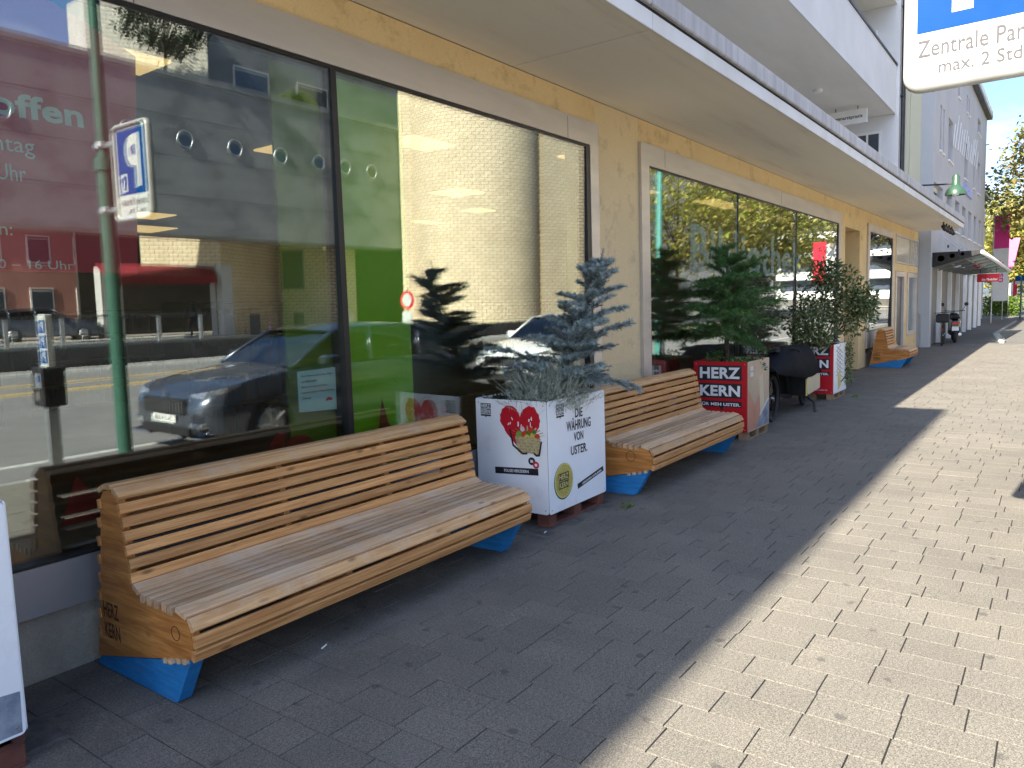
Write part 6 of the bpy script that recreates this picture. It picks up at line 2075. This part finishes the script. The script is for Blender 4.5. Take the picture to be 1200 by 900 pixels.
for k in range(13):
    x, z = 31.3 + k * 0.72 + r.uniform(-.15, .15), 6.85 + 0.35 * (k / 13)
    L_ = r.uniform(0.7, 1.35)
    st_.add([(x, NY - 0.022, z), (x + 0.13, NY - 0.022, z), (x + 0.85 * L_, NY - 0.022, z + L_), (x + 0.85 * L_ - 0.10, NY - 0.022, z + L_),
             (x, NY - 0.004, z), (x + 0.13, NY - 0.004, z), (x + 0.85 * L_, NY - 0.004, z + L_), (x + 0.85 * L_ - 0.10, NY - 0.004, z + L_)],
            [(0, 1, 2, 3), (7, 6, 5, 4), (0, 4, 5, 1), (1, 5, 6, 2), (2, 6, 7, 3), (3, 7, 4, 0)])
tag(st_.build('reflected_sun_strokes', 'white_paint'), 'slanted white strokes standing in for reflected sunlight across the upper front of the blue grey house', 'lettering')
t = thing('house_sign', 'small violet blue sign panel on the blue grey house above the canopy end', 'sign', (36.6, NY - 0.03, 5.82))
MB().cbox(-1.55, 1.55, -0.03, 0.026, -0.18, 0.18, 0.01).build('panel', 'violet', t)

t = thing('glass_canopy', 'steel and glass entrance canopy with round holes in its beam on the blue grey house', 'canopy', (0, 0, 0))
bm_ = MB()
hx0 = -0.34
bm_.prism([(-0.345, 2.47), (-1.62, 2.82), (-1.62, 2.92), (-0.345, 2.93)], 26.9, 26.98, lambda u, v, q: (q, u, v))
bm_.build('side_beam', 'black_metal', t)
for y, z, r_ in ((-0.58, 2.74, 0.095), (-0.88, 2.80, 0.07), (-1.15, 2.84, 0.05)):
    MB().lathe([(0.0, 0.0), (r_, 0.0)], 18, (26.896, y, z), 'X').build('beam_hole', 'white_paint', t, fix=False)
cp = lambda x, f, dz=0.0: (x, -0.345 + f * (-1.30 - 0.26 * (x - 27) / 9), 2.50 + f * (0.35 - 0.36 * (x - 27) / 9) + dz)
gl = MB().add([cp(26.99, 0), cp(36, 0), cp(36, 1), cp(26.99, 1), cp(26.99, 0, 0.012), cp(36, 0, 0.012), cp(36, 1, 0.012), cp(26.99, 1, 0.012)], [(3, 2, 1, 0), (4, 5, 6, 7), (0, 1, 5, 4), (1, 2, 6, 5), (2, 3, 7, 6), (3, 0, 4, 7)])
gl.build('glass_roof', 'canopy_glass', t)
for k in range(8):
    x = 27.1 + k * 1.25
    MB().add([cp(x, 0, -0.10), cp(x + 0.06, 0, -0.10), cp(x + 0.06, 0.97, -0.06), cp(x, 0.97, -0.06), cp(x, 0, -0.004), cp(x + 0.06, 0, -0.004), cp(x + 0.06, 0.97, -0.004), cp(x, 0.97, -0.004)],
             [(3, 2, 1, 0), (4, 5, 6, 7), (0, 1, 5, 4), (1, 2, 6, 5), (2, 3, 7, 6), (3, 0, 4, 7)]).build('rib', 'grey_panel', t)
for f in (0.33, 0.66):
    MB().tube([cp(27, f, -0.03), cp(36, f, -0.03)], 0.025, 6).build('purlin', 'grey_panel', t)
MB().tube([cp(26.9, 1.02), cp(36.05, 1.02)], 0.06, 12).build('edge_tube', 'white_paint', t, smooth=True)
for x in (28.5, 31.5, 34.5):
    MB().tube([(x, -0.34, 3.6), cp(x, 0.7, 0.02)], 0.012, 6).build('tie_rod', 'steel', t)
t = thing('hanging_sign', 'red hanging sign reading die Mobiliar under the glass canopy', 'sign', (33.0, -1.42, 2.19))
MB().cbox(-0.06, 0.06, -0.35, 0.35, -0.145, 0.145, 0.008).build('sign_box', 'mobred', t)
fs_ = Face((-0.061, 0, 0), (0, -1, 0), (0, 0, 1), (-1, 0, 0))
fs_.text('die Mobiliar', -0.20, 0.30, -0.10, -0.02, 'white_ink', t, bold=0.02)
MB().box(-0.062, 0.062, -0.352, 0.352, 0.147, 0.165).build('cap', 'white_paint', t)
MB().tube([(0, -0.25, 0.16), (0, -0.25, 0.42)], 0.01, 6).tube([(0, 0.25, 0.16), (0, 0.25, 0.36)], 0.01, 6).build('hanger', 'black_metal', t)

t = thing('banner', 'tall banner with a magenta head and white foot beyond the blue grey house', 'banner', (48.5, -0.95, 0))
MB().box(-0.03, 0.03, -0.32, 0.36, 4.0, 5.75).build('magenta_field', 'magenta', t)
MB().box(-0.03, 0.03, -0.32, 0.36, 1.2, 3.997).build('white_field', 'sign_white', t)
MB().tube([(0, 0.40, 0), (0, 0.40, 6.0)], 0.03, 8).build('pole', 'steel', t)
Face((-0.031, 0, 0), (0, 0, 1), (0, 1, 0), (-1, 0, 0)).text('uster', 2.2, 3.4, -0.1, 0.15, 'magenta', t, bold=0.02, d=0.003)
t = thing('banner', 'pink hanging banner behind the tall magenta and white one', 'banner', (55, -1.15, 0))
MB().prism([(-0.05, 3.2), (0.42, 2.7), (0.42, 4.9), (-0.35, 4.9)], -0.02, 0.02, lambda u, v, q: (q, u, v)).build('cloth', 'pinkflag', t)
MB().tube([(0, 0.45, 0), (0, 0.45, 5.2)], 0.03, 8).build('pole', 'steel', t)
hb_ = thing('end_house', 'pale house with a brown shuttered window behind the banners', 'house')
MB().box(47.5, 58, 0.55, 10, 0, 7.6).build('wall', 'off_white', hb_)
MB().box(47.2, 58.3, 0.3, 10, 7.603, 7.8).build('eaves', 'zinc', hb_)
for z in (1.0, 3.6):
    w = obj('window', MB().box(49.0, 50.6, 0.51, 0.549, z, z + 1.6).mesh('window', 'white_paint', fix=True), hb_)
    MB().box(49.1, 50.5, 0.50, 0.508, z + 0.1, z + 1.5).build('pane', 'pane_dark', w)
    MB().box(50.7, 51.6, 0.49, 0.549, z, z + 1.6).build('shutter', 'bark', w)

t = thing('hedge', 'bright green hedge at the far end of the pavement', 'hedge', (64, -0.3, 0))
shrub(t, 'leaves', 'hedge_leaf', [((0, 0.9 - 0.5 * k, 0.75), 0.55, 0.75) for k in range(4)], 3600, 0.16, 51)
MB().tube([(0, 0, 0), (0, 0, 0.7)], 0.05, 6).build('stem', 'bark', t)
t = thing('street_sign', 'small blue and white street sign on a green post at the right edge', 'sign', (53.5, -1.68, 0))
MB().tube([(0, 0, 0), (0, 0, 2.6)], 0.045, 10).build('pole', 'green_pole', t)
MB().box(-0.02, 0.02, -0.2, 0.3, 2.3, 2.6).build('plate', 'sign_blue', t)
MB().box(-0.025, 0.02, -0.2, 0.3, 2.1, 2.29).build('plate', 'sign_white', t)
t = thing('flag', 'small red and white flag hanging before the far trees', 'flag', (58, -1.1, 0))
MB().tube([(0, 0.25, 0), (0, 0.25, 2.6)], 0.02, 8).build('pole', 'steel', t)
MB().prism([(-0.2, 1.5), (0.02, 1.35), (0.02, 2.35), (-0.2, 2.45)], -0.01, 0.01, lambda u, v, q: (q, u, v)).build('cloth', 'mobred', t)
MB().prism([(0.023, 1.35), (0.24, 1.5), (0.24, 2.2), (0.023, 2.35)], -0.01, 0.01, lambda u, v, q: (q, u, v)).build('cloth', 'white_ink', t)
t = thing('red_board', 'red and white advertising board beside the far road', 'sign', (49.0, -8.4, 0))
MB().box(-0.05, 0.05, -0.5, 0.25, 2.4, 4.9).build('panel', 'mobred', t)
MB().box(-0.05, 0.05, 0.253, 0.95, 2.4, 4.8).build('side_panel', 'sign_white', t)
MB().tube([(0, -0.3, 0), (0, -0.3, 2.4)], 0.05, 8).build('pole', 'steel', t)
kb = MB()
for k in range(22):
    x = 29.0 + k
    y = -2.05 + 0.55 * max(0, min(1, (x - 29) / 6.0))
    kb.cbox(x, x + 0.99, y - 0.14, y, -0.05, 0.055, 0.01)
kb.build('kerb_stone', 'kerb', far_walk, fix=False)

# scooter
t = thing('motor_scooter', 'black motor scooter with a top case parked by the white fins', 'scooter', (29.0, -0.80, 0), radians(8))
wheel(t, 0.0, 0, 0.24, 0.24, 0.055, 10, mat='steel')
wheel(t, 1.28, 0, 0.24, 0.24, 0.05, 10, mat='steel')
bd = MB()
for x, w, z0, z1 in ((-0.18, 0.10, 0.52, 0.74), (0.0, 0.16, 0.42, 0.80), (0.3, 0.18, 0.34, 0.82), (0.55, 0.16, 0.26, 0.72), (0.62, 0.15, 0.22, 0.40), (0.95, 0.16, 0.22, 0.36), (1.02, 0.18, 0.26, 0.80), (1.15, 0.16, 0.50, 0.98), (1.24, 0.08, 0.66, 0.95)):
    bd.v += [(x, -w, z0 + 0.05), (x, -w * 0.95, z1 - 0.06), (x, -w * 0.5, z1), (x, w * 0.5, z1), (x, w * 0.95, z1 - 0.06), (x, w, z0 + 0.05), (x, w * 0.6, z0), (x, -w * 0.6, z0)]
for i in range(8):
    for k in range(8):
        kk = (k + 1) % 8
        bd.f.append((i * 8 + k, i * 8 + kk, (i + 1) * 8 + kk, (i + 1) * 8 + k))
bd.f.append(tuple(range(8))[::-1])
bd.f.append(tuple(range(64, 72)))
bd.build('body', 'car_black', t, smooth=True, auto=50)
MB().cbox(-0.15, 0.55, -0.14, 0.14, 0.81, 0.88, 0.03).build('seat', 'black_plastic', t)
MB().cbox(-0.21, -0.16, -0.09, 0.09, 0.62, 0.70, 0.01).build('tail_light', 'taillight', t)
MB().box(-0.24, -0.23, -0.10, 0.10, 0.42, 0.56).build('number_plate', 'plate', t)
MB().tube([(1.12, 0, 0.95), (1.08, 0, 1.04), (1.02, -0.32, 1.06)], 0.016, 6).tube([(1.08, 0, 1.04), (1.02, 0.32, 1.06)], 0.016, 6).build('handlebar', 'black_metal', t)
for s in (-1, 1):
    m_ = MB().tube([(1.04, s * 0.24, 1.06), (1.06, s * 0.34, 1.24)], 0.008, 6).lathe([(0.0, -0.012), (0.065, -0.012), (0.065, 0.012), (0, 0.012)], 14, (1.05, s * 0.36, 1.28), 'X')
    m_.build('mirror', 'black_plastic', t)
MB().tube([(1.28, 0.07, 0.24), (1.16, 0.07, 0.75)], 0.025, 6).tube([(1.28, -0.07, 0.24), (1.16, -0.07, 0.75)], 0.025, 6).build('fork', 'steel', t)
MB().tube([(-0.1, -0.14, 0.30), (0.4, -0.15, 0.26)], 0.05, 10).build('exhaust', 'steel', t)
# bicycle
t = thing('bicycle', 'dark bicycle with a black rear box beside the scooter', 'bicycle', (27.35, -0.62, 0), radians(4))
wheel(t, 0, 0, 0.34, 0.34, 0.02)
wheel(t, 1.05, 0, 0.34, 0.34, 0.02)
fb_ = MB().tube([(0, 0, 0.34), (0.45, 0, 0.30), (0.35, 0, 0.82)], 0.016, 8).tube([(0.35, 0, 0.76), (0.88, 0, 0.86), (0.45, 0, 0.30)], 0.016, 8).tube([(1.05, 0, 0.34), (0.88, 0, 0.86), (0.86, 0, 1.02)], 0.015, 8).tube([(0, 0, 0.34), (0.37, 0, 0.72)], 0.012, 8)
fb_.build('frame', 'black_metal', t)
MB().tube([(0.80, -0.28, 1.02), (0.88, 0, 1.04), (0.80, 0.28, 1.02)], 0.012, 8).build('handlebar', 'black_metal', t)
MB().cbox(0.22, 0.48, -0.07, 0.07, 0.86, 0.92, 0.02).build('saddle', 'black_plastic', t)
MB().cbox(-0.28, 0.12, -0.18, 0.18, 0.74, 1.02, 0.04).build('rear_box', 'black_plastic', t)
MB().cbox(-0.36, -0.34, -0.02, 0.02, 0.50, 0.56, 0.005).build('tail_light', 'taillight', t)
MB().box(-0.3, 0.15, -0.06, 0.06, 0.70, 0.715).build('carrier', 'black_metal', t)
t = thing('wooden_post', 'short pale timber board standing beside the narrow side window', 'board', (26.62, -0.05, 0))
MB().cbox(-0.05, 0.05, -0.06, 0.02, 0, 1.05, 0.004).build('board', 'larch_pale', t)

# ------------------------------------------------------------ the wing behind the viewpoint whose roof edge shades the pavement
wg = thing('building_wing', 'taller projecting wing of the yellow building behind the viewpoint', 'building')
MB().box(-16, -1.25, -1.09, 8, 4.2, 10.0).build('unseen_upper_wall', 'off_white', wg)
MB().box(-16, -1.25, -1.0, -0.75, -0.3, 4.2).box(-1.6, -1.25, -0.75, -0.005, -0.3, 4.2).build('ground_floor_wall', 'pier_wall', wg)
for x in (-14, -10.5, -7, -3.5):
    w = obj('window', MB().box(x, x + 1.6, -1.115, -1.092, 5.2, 7.0).mesh('window', 'white_paint', fix=True), wg)
    MB().box(x + 0.1, x + 1.5, -1.125, -1.117, 5.3, 6.9).build('pane', 'pane_dark', w)
MB().box(-16.1, -1.2, -1.16, 8.1, 10.003, 10.12).build('roof_edge', 'zinc', wg)
